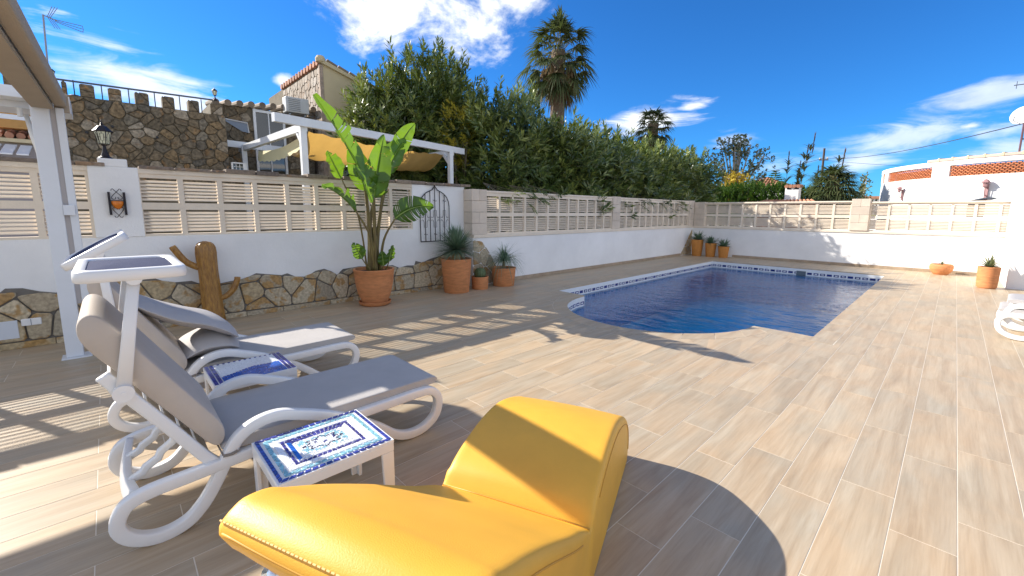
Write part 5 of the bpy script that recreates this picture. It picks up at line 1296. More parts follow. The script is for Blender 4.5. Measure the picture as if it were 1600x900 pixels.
b = MB().add([(-17,ys,-.3),(-12,ys,-.3),(-12,8.2,-.3),(-17,8.2,-.3),(-17,ys,zt),(-12,ys,zt),(-12,8.2,zt-1.15),(-17,8.2,zt-1.15)], [(0,3,2,1),(4,5,6,7),(0,1,5,4),(1,2,6,5),(2,3,7,6),(3,0,4,7)])
obj('wall', loc(b, H3), M_cream, h3)
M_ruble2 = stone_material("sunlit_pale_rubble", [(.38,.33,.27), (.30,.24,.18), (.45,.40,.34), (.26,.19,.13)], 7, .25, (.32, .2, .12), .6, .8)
wallbox('rubble_backing', h3, H3, (-16.9, ys-.03, 1.0), (-12.01, ys-.001, zt-.02), M_mortar2)
stones(h3, cells(-15.2, -12.02, 2.2, zt-.10, .19, seed=41, aspect=1.2), lambda u, v, z: (u, ys-.03-z, v), .03, M_ruble2, gap=.004, off=H3, seed=8, rough=.03)
obj('quoin_edge', loc(MB().box((-12.06,ys-.075,1.0),(-11.985,ys+.02,zt-.05)), H3), mat("rough_corner_stone", (.40,.31,.24), .9, var=.3, scale=9, bump=1, bscale=20), h3)
for k in range(14):
    mb = MB().tube([(-12.1-k*.24,ys-.10,zt+.02),(-12.1-k*.24,ys+.35,zt+.01)], .085, 8); obj('roof_tile', loc(mb, H3), M_roof, h3)
obj('verge', loc(MB().add([(-12.1,ys-.08,zt+.0),(-11.93,ys-.08,zt+.0),(-11.93,8.2,zt-1.14),(-12.1,8.2,zt-1.14),(-12.1,ys-.08,zt+.10),(-11.93,ys-.08,zt+.10),(-11.93,8.2,zt-1.04),(-12.1,8.2,zt-1.04)], [(0,3,2,1),(4,5,6,7),(0,1,5,4),(1,2,6,5),(2,3,7,6),(3,0,4,7)]), H3), M_cream, h3)
obj('ridge_cap', loc(MB().lathe([(.12,0),(.13,.08),(.09,.15),(0,.18)], (-12.02,ys-.02,zt+.02), 14), H3), M_cream, h3)
for k in range(12):
    y = ys+.12+k*.30; mb = MB().tube([(-11.98,y,zt+.11-(y-ys)*.308),(-11.98,y+.26,zt+.09-(y+.26-ys)*.308)], .06, 8); obj('roof_tile', loc(mb, H3), M_roofb, h3)
# skylight strip and small grilled window under the pergola
sk = thing('side_window', 'narrow white-framed blue-grey window at the foot of the stone wing roof', 'window', (-12.36,2.4,3.6)); SO = (-12.36,2.4,3.6)
obj('pane', loc(MB().add([(-12.36,2.2,3.66),(-12.36,2.72,3.62),(-12.36,2.74,3.40),(-12.36,2.60,3.42)], [(0,1,2,3)]), SO), mat("blue_grey_pane", (.16,.20,.26), .15), sk)
obj('frame', loc(MB().tube([(-12.35,2.2,3.67),(-12.35,2.73,3.63),(-12.35,2.75,3.40)], .015, 4), SO), M_wplas, sk)
gw = thing('vent_window', 'small white-framed barred window low in the stone wall beside the white pergola', 'window', (-10.9,2.17,2.4)); GO2 = (-10.9,2.17,2.4)
def onx(): pass
for a, c in (((-10.96,2.05,2.28),(-10.90,2.075,2.52)),((-10.96,2.265,2.28),(-10.90,2.33,2.52)),((-10.96,2.075,2.50),(-10.90,2.265,2.525)),((-10.96,2.13,2.28),(-10.91,2.138,2.50)),((-10.96,2.20,2.28),(-10.91,2.208,2.50)),((-10.96,2.075,2.36),(-10.91,2.265,2.368)),((-10.96,2.075,2.43),(-10.91,2.265,2.438))): obj('frame', loc(MB().box(a, c), GO2), M_wplas, gw)
obj('pane', loc(MB().box((-10.95,2.075,2.28),(-10.94,2.265,2.50)), GO2), M_glassd, gw)

# white pergola with sagging mustard awning next door
n2 = thing('awning_pergola', 'white timber pergola with a sagging mustard canvas in the neighbouring garden', 'pergola', (-8.6,4,0)); NO = (-8.6,4,0)
def bar(p, q, w_, h_):
    p, q = Vector(p), Vector(q); d = (q-p).normalized(); s_ = d.cross(Vector((0,0,1))).normalized()*w_/2; u = s_.cross(d).normalized()*h_/2
    return MB().add([p-s_-u,p+s_-u,p+s_+u,p-s_+u,q-s_-u,q+s_-u,q+s_+u,q-s_+u], [(0,1,2,3),(7,6,5,4),(0,4,5,1),(1,5,6,2),(2,6,7,3),(3,7,4,0)])
F0, F1 = (-7.86, 2.29, 3.0), (-8.77, 6.55, 3.0)
obj('front_beam', loc(bar((-7.82,2.10,3.0), (-8.80,6.68,3.0), .10, .14), NO), M_wmet, n2)
obj('back_beam', loc(bar((-11.6,2.05,3.0), (-12.4,6.3,3.0), .10, .14), NO), M_wmet, n2)
obj('side_beam', loc(bar((-7.95,2.62,2.93), (-11.9,2.45,2.93), .09, .13), NO), M_wmet, n2)
obj('side_beam', loc(bar((-8.70,6.28,2.93), (-12.3,6.1,2.93), .09, .13), NO), M_wmet, n2)
for (x, y) in ((-8.0,2.60),(-8.68,6.20),(-11.6,2.45)):
    obj('post', loc(MB().box((x-.05,y-.05,-.3),(x+.05,y+.05,2.98)), NO), M_wmet, n2)
    obj('brace', loc(bar((x,y,2.62),(x-.28,y-.0,2.90),.06,.06), NO), M_wmet, n2)
vs = []; nu, nv_ = 40, 14
for i in range(nu+1):
    for j in range(nv_+1):
        u, v_ = i/nu, j/nv_; x = -8.15-.80*u - v_*1.5; y = 2.75+3.45*u
        sag = .34*math.sin(PI*v_) + .08*math.sin(PI*u); z = 2.90-sag*.9-.014*math.sin(u*60)-.10*v_
        vs.append((x, y, z))
b = MB().add(vs, [(i*(nv_+1)+j, i*(nv_+1)+j+1, (i+1)*(nv_+1)+j+1, (i+1)*(nv_+1)+j) for i in range(nu) for j in range(nv_)])
obj('canvas', loc(b, NO), M_yaw, n2, smooth=True)
vs = []
for j in range(41):
    v_ = j/40; x = -8.15-v_*3.3; y = 2.72; sag = .34*math.sin(PI*v_)*.9; z = 2.86-sag*.35; vs += [(x, y-.01, z+.02), (x, y-.03, z-.20-.025*abs(math.sin(v_*PI*9)))]
obj('valance', loc(MB().add(vs, [(2*j,2*j+1,2*j+3,2*j+2) for j in range(40)]), NO), M_yaw2, n2, smooth=True)
# old roof with awning at far left
fl = thing('left_house', 'low neighbouring house with clay tile eave seen behind the pergola post at far left', 'house', (-11.2,-1.2,0)); LO = (-11.2,-1.2,0)
wallbox('wall', fl, LO, (-11.0,-4.1,-.3), (-10.8,-.74,2.56), mat("grey_far_wall", (.33,.31,.33), .9))
for k in range(16):
    y = -.76-k*.124; mb = MB().tube([(-11.0,y,2.75),(-10.6,y,2.662)], .053, 8); obj('roof_tile', loc(mb, LO), M_roof, fl)
obj('fascia', loc(MB().box((-10.79,-4.0,2.562),(-10.6,-.71,2.62)), LO), M_cream, fl)
fa = thing('side_awning', 'beige and orange roller awning cassette behind the pergola at far left', 'awning', (-10.5,-1.2,2.8)); AO2 = (-10.5,-1.2,2.8)
for z0, z1, m_ in ((3.105,3.27,M_beige),(2.987,3.105,M_ora),(2.91,2.987,M_wmet),(2.775,2.91,M_ora)):
    obj('cassette' if m_ is M_beige else 'panel', loc(MB().box((-10.74,-3.8,z0+.001),(-10.56,-.73,z1-.001)), AO2), m_, fa)
obj('end_plate', loc(MB().box((-10.76,-.729,2.75),(-10.54,-.695,3.27)), AO2), M_beige, fa)
lu = thing('white_canopy_panels', 'row of white corrugated panels below the far-left eave', 'panels', (-10,-1.9,2.3)); U0 = (-10,-1.9,2.3)
for k in range(9):
    y = -.775-k*.1625; obj('panel', loc(MB().add([(-10.58,y,2.52),(-10.58,y-.125,2.52),(-9.9,y-.125,2.325),(-9.9,y,2.325),(-10.58,y,2.50),(-10.58,y-.125,2.50),(-9.9,y-.125,2.305),(-9.9,y,2.305)], [(0,1,2,3),(7,6,5,4),(0,4,5,1),(1,5,6,2),(2,6,7,3),(3,7,4,0)]), U0), M_wmet, lu)

# ------------------------------------------------------------------ foliage
def cluster_leaves(centres, dirs, per, ll, lw_, spread=.75, stem=.30, tint=(.1,.8), droop=.15):
    """lance leaves set round short shoots: returns verts, quads, tint"""
    n = len(centres); N = n*per
    c = np.repeat(centres, per, axis=0); d = np.repeat(dirs/np.linalg.norm(dirs, axis=1)[:, None], per, axis=0)
    t = np.tile(np.linspace(0, 1, per), n)
    a = rng.normal(size=(N, 3)); a -= d*(a*d).sum(1)[:, None]; a /= np.linalg.norm(a, axis=1)[:, None]
    an = spread*(1.15-.75*t); ld = d*np.cos(an)[:, None] + a*np.sin(an)[:, None]; ld[:, 2] -= droop*(1-t); ld /= np.linalg.norm(ld, axis=1)[:, None]
    base = c + d*(stem*(t-.5))[:, None]; L_ = ll*rng.uniform(.7, 1.15, N)*(1.1-.35*t); side = np.cross(ld, a); side /= np.linalg.norm(side, axis=1)[:, None]+1e-9
    w_ = lw_*rng.uniform(.8, 1.2, N)
    mid = base + ld*(L_*.45)[:, None]; tip = base + ld*L_[:, None]; tip[:, 2] -= droop*L_*.5
    V = np.stack([base, mid-side*(w_/2)[:, None], tip, mid+side*(w_/2)[:, None]], axis=1).reshape(-1, 3)
    Q = np.arange(N*4).reshape(N, 4); tt = np.clip(np.repeat(rng.uniform(*tint, n), per)+rng.normal(0, .20, N), 0, 1)
    return V, Q, tt
def shrub(name, label, cat, c, rx, ry, h, n, mat_, per=16, ll=.15, lw_=.024, group=None, z0=.5, tint=(.05,.85), shell=.62, spread=.75, stem=.34, sprigs=0, trunk=True, frac=None, upb=.6):
    t = thing(name, label, cat, (c[0], c[1], -.3), 0, group)
    u = rng.normal(size=(n, 3)); u /= np.linalg.norm(u, axis=1)[:, None]
    rad = rng.uniform(shell, 1.0, n)**.7
    lump = 1 + .17*np.sin(u[:, 0]*6+c[0]*3)*np.cos(u[:, 1]*7+c[1]) + .13*np.sin(u[:, 2]*9+u[:, 0]*8+c[1])
    zc = (h+z0)/2; rz = (h-z0)/2
    P = np.c_[c[0]+u[:, 0]*rx*rad*lump, c[1]+u[:, 1]*ry*rad*lump, zc+np.sign(u[:, 2])*np.abs(u[:, 2])**.8*rz*rad*lump]
    D = u*np.array((1, 1, .8)) + np.array((0, 0, upb)) + rng.normal(0, .30, (n, 3))
    if sprigs:
        k = sprigs; a = rng.uniform(0, 2*PI, k); rr = np.sqrt(rng.uniform(0, 1, k))*.8
        for i in range(k):
            bx, by = c[0]+rx*rr[i]*math.cos(a[i]), c[1]+ry*rr[i]*math.sin(a[i]); zz = zc+rz*math.sqrt(max(.05, 1-rr[i]**2)); hh = rng.uniform(.15, .5)
            m_ = 4; P = np.r_[P, np.c_[np.linspace(bx, bx+rng.normal(0,.1), m_), np.linspace(by, by+rng.normal(0,.1), m_), np.linspace(zz-.2, zz+hh, m_)]]; D = np.r_[D, np.tile((rng.normal(0,.15), rng.normal(0,.15), 1), (m_, 1))]
    V, Q, T = cluster_leaves(P, D, per, ll, lw_, spread, stem, tint)
    # tint varies in big clumps and lightens with height
    cl = .5+.5*np.sin(P[:, 1]*2.3+P[:, 2]*1.7+c[0])*np.cos(P[:, 2]*2.9+P[:, 0]*1.3); T = np.clip(T*.65+np.repeat(cl, per)*.35+np.repeat((P[:, 2]-z0)/(h-z0)*.18, per)-.05, 0, 1)
    o = np.array((c[0], c[1], -.3)); obj('foliage', npmesh('foliage', V-o, Q, T, mat_), None, t)
    if trunk:
        b = MB(); r_ = random.Random(int(c[1]*10))
        for k in range(9):
            a = r_.uniform(0, 2*PI); q = r_.uniform(.15, .75)
            b.tube(crom([(0,0,0),(rx*q*.35*math.cos(a), ry*q*.35*math.sin(a), h*.45),(rx*q*math.cos(a), ry*q*math.sin(a), h*.85)], 3), [.05-.0055*i for i in range(7)], 5)
        obj('stems', b, M_twig, t)
    return t
OG = 'tall oleander shrubs along the pool wall'
OLE = [((-10.6,5.65),.95,1.35,4.8,2000,'leftmost tall oleander rising behind the mustard awning'), ((-10.65,6.95),1.1,1.6,5.75,3300,'tallest oleander, highest crest against the white cloud'),
       ((-9.3,8.35),1.8,1.35,4.60,3200,'big oleander right of the tallest one, sloping towards the palm'), ((-8.65,9.9),1.85,1.3,3.95,2900,'oleander in front of the tall palm trunk'),
       ((-8.5,11.5),1.75,1.3,3.95,2600,'oleander right of the palm trunk with pale sunlit top'), ((-8.4,13.3),1.7,1.3,3.75,2300,'oleander below the far short palm, on its left side'),
       ((-8.3,15.2),1.65,1.35,3.80,2000,'oleander directly in front of the far short palm'), ((-8.0,17.1),1.5,1.3,3.70,1700,'last oleander of the row beyond the back wall corner')]
for c, rx, ry, h, n, lab in OLE:
    dd = math.hypot(*c); shrub('oleander_shrub', lab, 'shrub', c, rx, ry, h, int(n*.62), L_ole, per=13 if dd < 13 else 11, ll=.25 if dd < 13 else .27, lw_=.046 if dd < 13 else .052, group=OG, z0=.9, sprigs=26 if dd < 13 else 16, stem=.30, spread=.98, shell=.45, upb=.7)
shrub('yellowing_oleander', 'yellow-leaved oleander clump in front of the dark shrubs beside the mustard awning', 'shrub', (-9.5,7.1), .42, .5, 4.35, 120, L_oley, per=15, ll=.18, lw_=.03, z0=2.7, stem=.3, trunk=True)
# low branches hanging over the louvred blocks
for c, n, yl, lab_ in (((-6.75,6.25,1.93),9,1,'yellow-green oleander sprig hanging over the louvred blocks next to the stone pillar'), ((-6.62,6.95,1.9),8,0,'biggest dark oleander sprig drooping over the louvres, just right of the yellow-green one'), ((-6.7,7.6,1.95),5,0,'thin dark oleander sprig over the near half of the louvred pool wall'), ((-6.6,11.5,1.86),5,0,'small oleander sprig just beyond the middle pillar of the pool wall'), ((-6.6,13.2,1.86),6,0,'oleander sprig over the far louvres, midway to the corner'), ((-6.6,14.2,1.86),5,0,'last oleander sprig over the louvres before the pool corner')):
    P = np.c_[rng.normal(c[0]+.12,.07,n), rng.normal(c[1],.20,n), rng.normal(c[2]-.08,.09,n)]; D = np.c_[rng.uniform(.3,.9,n), rng.normal(0,.6,n), rng.uniform(-.8,.1,n)]
    V, Q, T = cluster_leaves(P, D, 12, .15, .022, .6, .24, (.2,.6) if not yl else (.6,1)); o = np.array((c[0]-.4, c[1], c[2]+.1))
    t = thing('oleander_branch', lab_, 'branch', tuple(o), 0, None if yl else 'oleander sprigs hanging over the pool wall')
    obj('foliage', npmesh('foliage', V-o, Q, T, L_oley if yl and False else L_ole), None, t); b = MB()
    for p in P: b.tube([(-.35,0,.12), Vector(p)-Vector(o)], .006, 4)
    obj('twigs', b, M_twig, t)

# fan palms
def fan(base, d, R_, nseg=20, span=2.5, droop=.35, w_=.055, up=None):
    d = np.array(d, float); d /= np.linalg.norm(d); upv = np.array((0, 0, 1.)) if up is None else np.array(up, float)
    s = np.cross(d, upv); s /= np.linalg.norm(s)+1e-9; a = np.linspace(-span/2, span/2, nseg); n_ = np.cross(s, d)
    D = np.cos(a)[:, None]*d + np.sin(a)[:, None]*s + n_*.18*rng.normal(0, .4, nseg)[:, None]
    return np.tile(base, (nseg, 1)), D, R_*(1-.22*np.abs(a)/(span/2))*rng.uniform(.85, 1.05, nseg)
def fan_palm(name, label, c, z0, zc, R_, nf, skirt, trunk_r, mat_=L_palm, elev=(-.9,1.4), petl=.62, fw=.07, nseg=18, group=None, dead=True):
    t = thing(name, label, 'palm tree', (c[0], c[1], z0), 0, group); o = np.array((c[0], c[1], z0))
    B = []; D = []; Ln = []; pt = MB()
    for k in range(nf):
        a = k*2.399; e = elev[1]+(elev[0]-elev[1])*(k/nf)**1.1+rng.normal(0,.08); pd = np.array((math.cos(a)*math.cos(e), math.sin(a)*math.cos(e), math.sin(e)))
        b0 = np.array((c[0], c[1], zc-(k/nf)*R_*.55)); pl = petl*R_*rng.uniform(.7, 1.05); hub = b0+pd*pl; hub[2] -= .12*pl*math.cos(e)
        pt.tube([b0-o, b0+pd*pl*.5-o, hub-o], [.03,.022,.014], 4)
        fd = pd.copy(); fd[2] -= .45; q = fan(hub, fd, R_*.58*rng.uniform(.75,1.15), nseg, 3.1); B.append(q[0]); D.append(q[1]); Ln.append(q[2])
    B = np.concatenate(B); D = np.concatenate(D); Ln = np.concatenate(Ln)
    v, q, tt = blades(len(B), B, D, Ln, fw, droop=rng.uniform(.25,.7,len(B)), segs=4, tint=(.05,.9), fold=.3, taper=1.3)
    obj('fronds', npmesh('fronds', v-o, q, tt, mat_), None, t); obj('frond_stalks', pt, mat("frond_stalk", (.30,.27,.12), .6), t)
    if skirt:
        B = []; D = []; Ln = []
        for k in range(skirt):
            a = rng.uniform(0, 2*PI); z = zc-R_*.30-rng.uniform(0, 1)*R_*.85; b0 = np.array((c[0]+math.cos(a)*trunk_r*1.2, c[1]+math.sin(a)*trunk_r*1.2, z)); fd = (math.cos(a)*.35, math.sin(a)*.35, -1)
            q_ = fan(b0+np.array((math.cos(a), math.sin(a), -.1))*R_*.15, fd, R_*.50, 12, 1.3, up=(math.cos(a), math.sin(a), .2)); B.append(q_[0]); D.append(q_[1]); Ln.append(q_[2])
        B = np.concatenate(B); D = np.concatenate(D); Ln = np.concatenate(Ln); v, q, tt = blades(len(B), B, D, Ln, fw*.9, droop=rng.uniform(.1,.4,len(B)), segs=3, tint=(.05,.9), fold=.3)
        obj('dead_skirt', npmesh('dead_skirt', v-o, q, tt, L_dead), None, t)
    H = zc-z0; b = MB(); n = 14; m_ = 40; vs = []
    for i in range(m_+1):
        z = H*i/m_; rr = trunk_r*(1.15-.15*i/m_)*(1+.05*(i % 2)); vs += [(rr*math.cos(2*PI*k/n+i*.3), rr*math.sin(2*PI*k/n+i*.3), z) for k in range(n)]
    b.add(vs, [(i*n+k, i*n+(k+1)%n, (i+1)*n+(k+1)%n, (i+1)*n+k) for i in range(m_) for k in range(n)]); obj('trunk', b, M_bark, t)
    return t
fan_palm('fan_palm', 'tall fan palm with a shaggy dead-leaf skirt standing above the oleanders', (-20.5,24.0), -.3, 12.7, 2.45, 66, 34, .48, fw=.17, nseg=18, petl=.80, elev=(-.95,1.45))
fan_palm('fan_palm', 'shorter far fan palm whose crown just clears the oleander tops', (-14.1,26.0), -.3, 7.2, 1.42, 40, 16, .32, fw=.11, nseg=16, elev=(-.6,1.3))
fan_palm('dwarf_palm', 'low bushy palm with drooping green fronds behind the end wall', (-3.45,20.6), -.3, 2.65, 1.2, 110, 0, .22, fw=.06, nseg=15, elev=(-.7,1.2), petl=.5)
# clipped hedge and trees behind the end wall
def box_foliage(name, label, cat, x0, x1, y0, y1, z0, z1, n, mat_, per=10, ll=.12, lw_=.03, rag=.10, kind=None, spread=.5, stem=.2, upb=.9):
    P = np.c_[rng.uniform(x0,x1,n), rng.uniform(y0,y1,n), z0+(z1-z0)*rng.uniform(0,1,n)**.6]; P[:, 2] += rag*np.sin(P[:, 0]*5.3)*np.cos(P[:, 0]*1.9+2)*(P[:, 2]-z0)/(z1-z0)
    D = rng.normal(0,.45,(n,3))+np.array((0,-.25,upb)); V, Q, T = cluster_leaves(P, D, per, ll, lw_, spread, stem, (.05,.8)); o = np.array(((x0+x1)/2,(y0+y1)/2,-.3))
    t = thing(name, label, cat, tuple(o)); obj('foliage', npmesh('foliage', V-o, Q, T, mat_), None, t)
    b = MB()
    for k in range(12): x = x0+(x1-x0)*(k+.5)/12-o[0]; b.tube([(x,0,0),(x+.05,0,(z1+.3)*.8)], [.05,.02], 5)
    obj('stems', b, M_twig, t); return t
box_foliage('hedge', 'feathery green hedge seen above the end wall between the oleanders and the chimney', 'hedge', -9.0, -4.9, 19.5, 21.3, .8, 2.72, 2600, L_hedge, per=12, ll=.16, lw_=.03, rag=.12, spread=.35)
box_foliage('hedge', 'small leafy hedge patch between the white chimney and the bushy palm', 'hedge', -4.9, -3.9, 20.8, 21.6, .8, 2.45, 420, L_hedge, per=12, ll=.16, lw_=.035, rag=.1)
def open_tree(name, label, c, z0, h, R_, seed, mat_, nb=22, per=9, ll=.16, lw_=.07, clumps=10, spreadc=.34, trunk=.12, bark=None, low=.45):
    t = thing(name, label, 'tree', (c[0], c[1], z0)); r_ = random.Random(seed); b = MB(); ends = []
    b.tube(crom([(0,0,0),(R_*.05,0,h*.25),(-R_*.03,0,h*.45)], 4), [trunk*(1-.05*i) for i in range(9)], 8)
    for k in range(nb):
        a = k*2.399+r_.uniform(-.3,.3); e = r_.uniform(0, 1); rr = R_*math.sin((1-e)*PI/2*.98+.05); z = h*(low+(1-low)*(.15+.85*math.sin(e*PI/2))); p = Vector((rr*math.cos(a), rr*math.sin(a), z))
        s = Vector((0,0,h*r_.uniform(.25,.5))); m1 = s.lerp(p, .5)+Vector((r_.uniform(-.2,.2), r_.uniform(-.2,.2), r_.uniform(0,.3)))*R_*.3
        P_l = crom([s, m1, p], 4); b.tube(P_l, [trunk*.42*(1-i/9.5)+.012 for i in range(len(P_l))], 5); ends.append(p); ends.append(m1.lerp(p, .6))
        for q in range(3):
            d = Vector((r_.uniform(-1,1), r_.uniform(-1,1), r_.uniform(-.3,.8))).normalized()*R_*.22; b.tube([m1.lerp(p,.5+.2*q), m1.lerp(p,.5+.2*q)+d], [.02,.008], 4); ends.append(m1.lerp(p,.5+.2*q)+d)
    obj('trunk', b, bark or M_barkl, t, smooth=True)
    E_ = np.array([tuple(e) for e in ends]); P = np.repeat(E_, clumps, axis=0)+rng.normal(0, spreadc, (len(E_)*clumps, 3))*np.array((1,1,.6)); D = rng.normal(0,1,P.shape)+np.array((0,0,.4))
    V, Q, T = cluster_leaves(P, D, per, ll, lw_, 1.0, .15, (.05,.95)); obj('crown', npmesh('crown', V, Q, T, mat_), None, t); return t
open_tree('open_crowned_tree', 'airy grey-green tree with pale branches against the sky beyond the oleanders', (-10.5,30.2), -.3, 6.6, 2.1, 4, L_tree, nb=24, clumps=4, spreadc=.20, per=8, ll=.17, lw_=.085, trunk=.16, low=.5)
open_tree('mustard_bush', 'golden yellow leafy bush in front of the airy grey-green tree', (-8.95,26.3), -.3, 3.95, 1.0, 9, L_mim, nb=22, clumps=7, spreadc=.20, per=9, ll=.14, lw_=.07, trunk=.08, low=.45)
open_tree('dark_shrub', 'dark rounded bush beside the foot of the golden yellow bush', (-9.7,25.0), -.3, 3.15, .75, 12, L_ole, nb=18, clumps=9, spreadc=.2, per=9, ll=.12, lw_=.06, trunk=.06, low=.3)
open_tree('thin_sapling', 'small sparse grey bush poking up between the bushy palm and the round white house', (-2.72,22.5), -.3, 3.25, .32, 15, L_tree, nb=9, clumps=3, spreadc=.1, per=7, ll=.12, lw_=.06, trunk=.03, low=.5)
# conifer behind the chimney
t = thing('norfolk_pine', 'tiny tiered conifer top behind the white chimney', 'tree', (-9.3,35,-.3)); b = MB().tube([(0,0,0),(0,0,4.9)], [.08,.02], 6); obj('trunk', b, M_barkl, t)
P = []; D = []
for k in range(9):
    z = 3.6+k*.15; rr = .75*(1-k/9.5)
    for j in range(7):
        a = j*2*PI/7+k; 
        for s_ in (.4,.7,1): P.append((rr*s_*math.cos(a), rr*s_*math.sin(a), z)); D.append((math.cos(a), math.sin(a), .25))
V, Q, T = cluster_leaves(np.array(P), np.array(D), 6, .12, .05, .5, .2, (.1,.6)); obj('crown', npmesh('crown', V, Q, T, L_hedge), None, t)
# giant reeds
def reed(x, y, ztop, lean, lab, n=1):
    t = thing('giant_reed', lab, 'reed', (x, y, -.3), 0, 'giant reeds beyond the end wall'); b = MB(); top = Vector((lean, 0, ztop+.3)); P_ = crom([(0,0,0),(lean*.2,0,(ztop+.3)*.5),tuple(top)], 6); b.tube(P_, [.022-.0014*i for i in range(len(P_))], 5); obj('cane', b, mat("reed_cane", (.30,.30,.14), .7), t)
    k = 80; f_ = np.linspace(.40,.90,k); B = np.array([tuple(P_[min(len(P_)-1, int(q*(len(P_)-1)))]) for q in f_])+np.c_[np.zeros(k),np.zeros(k),rng.uniform(0,.25,k)]; a = rng.uniform(0,2*PI,k)
    v, q, tt = blades(k, B, np.c_[np.cos(a)*.7,np.sin(a)*.7,np.full(k,.9)], rng.uniform(.5,.85,k), .085, droop=.45, segs=4, tint=(.1,.8)); obj('leaves', npmesh('leaves', v, q, tt, L_tree), None, t)
    n_ = 110; s_ = rng.uniform(0,1,n_); B = np.c_[lean*(.93+.07*s_), np.zeros(n_), ztop+.3-1.0+s_*1.0]; a = rng.uniform(0,2*PI,n_); d = np.c_[np.cos(a)*.16+lean*.15, np.sin(a)*.16, np.ones(n_)]
    v, q, tt = blades(n_, B, d, rng.uniform(.15,.35,n_), .045, droop=.1, segs=2, tint=(0,.35)); obj('plume', npmesh('plume', v, q, tt, L_dead), None, t)
for x, zt_, le, lab in ((-7.35,5.0,.02,'leftmost upright giant reed above the chimney'), (-6.95,5.35,.55,'leaning giant reed just left of the tallest one'), (-6.75,5.9,.62,'tallest giant reed with a long purple plume'), (-6.8,4.4,.10,'short leafy giant reed in the middle of the clump'), (-5.6,4.95,.95,'giant reed leaning far right beside the utility pole'), (-6.0,4.1,.2,'short giant reed at the right of the clump before the pole')):
    reed(x, 30, zt_, le, lab)
# chimney, ridge and far roofs
t = thing('white_chimney', 'white rendered chimney with a small clay tile cap just beyond the end wall', 'chimney', (-4.43,19.2,-.3)); CO_ = (-4.43,19.2,-.3)
obj('stack', loc(MB().box((-4.66,19.0,-.3),(-4.22,19.4,2.50)), CO_), M_white, t)
for x in (-4.60,-4.35): obj('vent_slot', loc(MB().box((x,18.985,2.42),(x+.14,18.995,2.48)), CO_), M_blk, t)
for k in range(4): obj('cap_tile', loc(MB().tube([(-4.62+k*.13,18.94,2.53),(-4.62+k*.13,19.45,2.55)], .065, 8), CO_), M_roof, t)
t = thing('lean_to_roof', 'low clay tiled roof edge at the foot of the white chimney', 'roof', (-4.6,18.6,0)); CO_ = (-4.6,18.6,0)
b = MB().add([(-5.4,18.4,1.84),(-3.4,18.4,1.84),(-3.9,18.95,1.98),(-5.0,18.95,1.98),(-5.6,18.4,-.3),(-3.4,18.4,-.3)], [(0,1,2,3),(4,5,1,0)]); obj('slope', loc(b, CO_), M_roof, t)
for k in range(14):
    x = -5.55+k*.16; obj('roof_tile', loc(MB().tube([(x,18.35,1.84+.03*(1-abs(k-6.5)/6.5)),(x*.7-1.35,18.97,2.0)], .05, 8), CO_), M_roof, t)
t = thing('hipped_roof_house', 'distant white house with a red clay hipped roof behind the hedge', 'house', (-9.6,35,-.3)); CO_ = (-9.6,35,-.3)
obj('wall', loc(MB().box((-11.3,34.2,-.3),(-8.3,37.5,3.32)), CO_), M_white, t)
b = MB().add([(-11.5,34.0,3.30),(-8.1,34.0,3.38),(-8.1,37.7,3.38),(-11.5,37.7,3.3),(-9.95,35.6,4.18)], [(0,1,4),(1,2,4),(2,3,4),(3,0,4)]); obj('roof', loc(b, CO_), M_roof, t)
for k in range(17):
    x = -11.45+k*.2; f_ = 1-abs(x+9.95)/1.75; f_ = max(.05, f_)
    obj('roof_tile', loc(MB().tube([(x,33.97,3.36),(x+(-9.95-x)*f_*.0,34.0+1.6*f_,3.36+.82*f_)], .055, 6), CO_), M_roof, t)
obj('eave', loc(MB().box((-11.5,33.95,3.24),(-8.1,34.1,3.30)), CO_), M_white, t)
t = thing('distant_roof', 'sliver of orange roof far beyond the wall left of the round white house', 'roof', (-2.5,26,0)); obj('slab', MB().box((-.6,-.3,2.2),(.5,.3,2.32)), M_roof, t); obj('wall', MB().box((-.55,-.2,-.3),(.45,.25,2.199)), M_white, t)
# utility pole and wires
t = thing('utility_pole', 'dark wooden utility pole with small crossarm behind the reeds', 'utility pole', (-8.35,45,-.3)); obj('pole', MB().tube([(0,0,0),(-.06,0,7.35)], [.11,.08], 8), mat("creosoted_pole", (.075,.055,.045), .9), t)
obj('crossarm', MB().box((-.35,-.06,6.35),(.30,.06,6.45)), M_rail, t)
for x in (-.3,-.05,.22): obj('insulator', MB().lathe([(.05,0),(.06,.06),(.03,.14)], (x,0,6.45), 8), M_cream, t)
def wire(p, q, sag, lab, r_=.018):
    p, q = Vector(p), Vector(q); pts = [p.lerp(q, k/24)-Vector((0,0,sag*4*(k/24)*(1-k/24))) for k in range(25)]; o = obj('overhead_wire', MB().tube(pts, r_, 4), M_rail, None); tag(o, lab, 'cable'); return o
wire((-8.35,45,6.25), (1.05,18.6,4.02), .35, 'overhead wire from the utility pole to the satellite dish mast', .015)
wire((-8.35,45,6.25), (-17.5,42,4.6), .3, 'overhead wire running left from the utility pole behind the airy tree', .018)
wire((-8.35,45,6.05), (6,44,4.4), .3, 'lower thin overhead wire running right from the utility pole', .012)

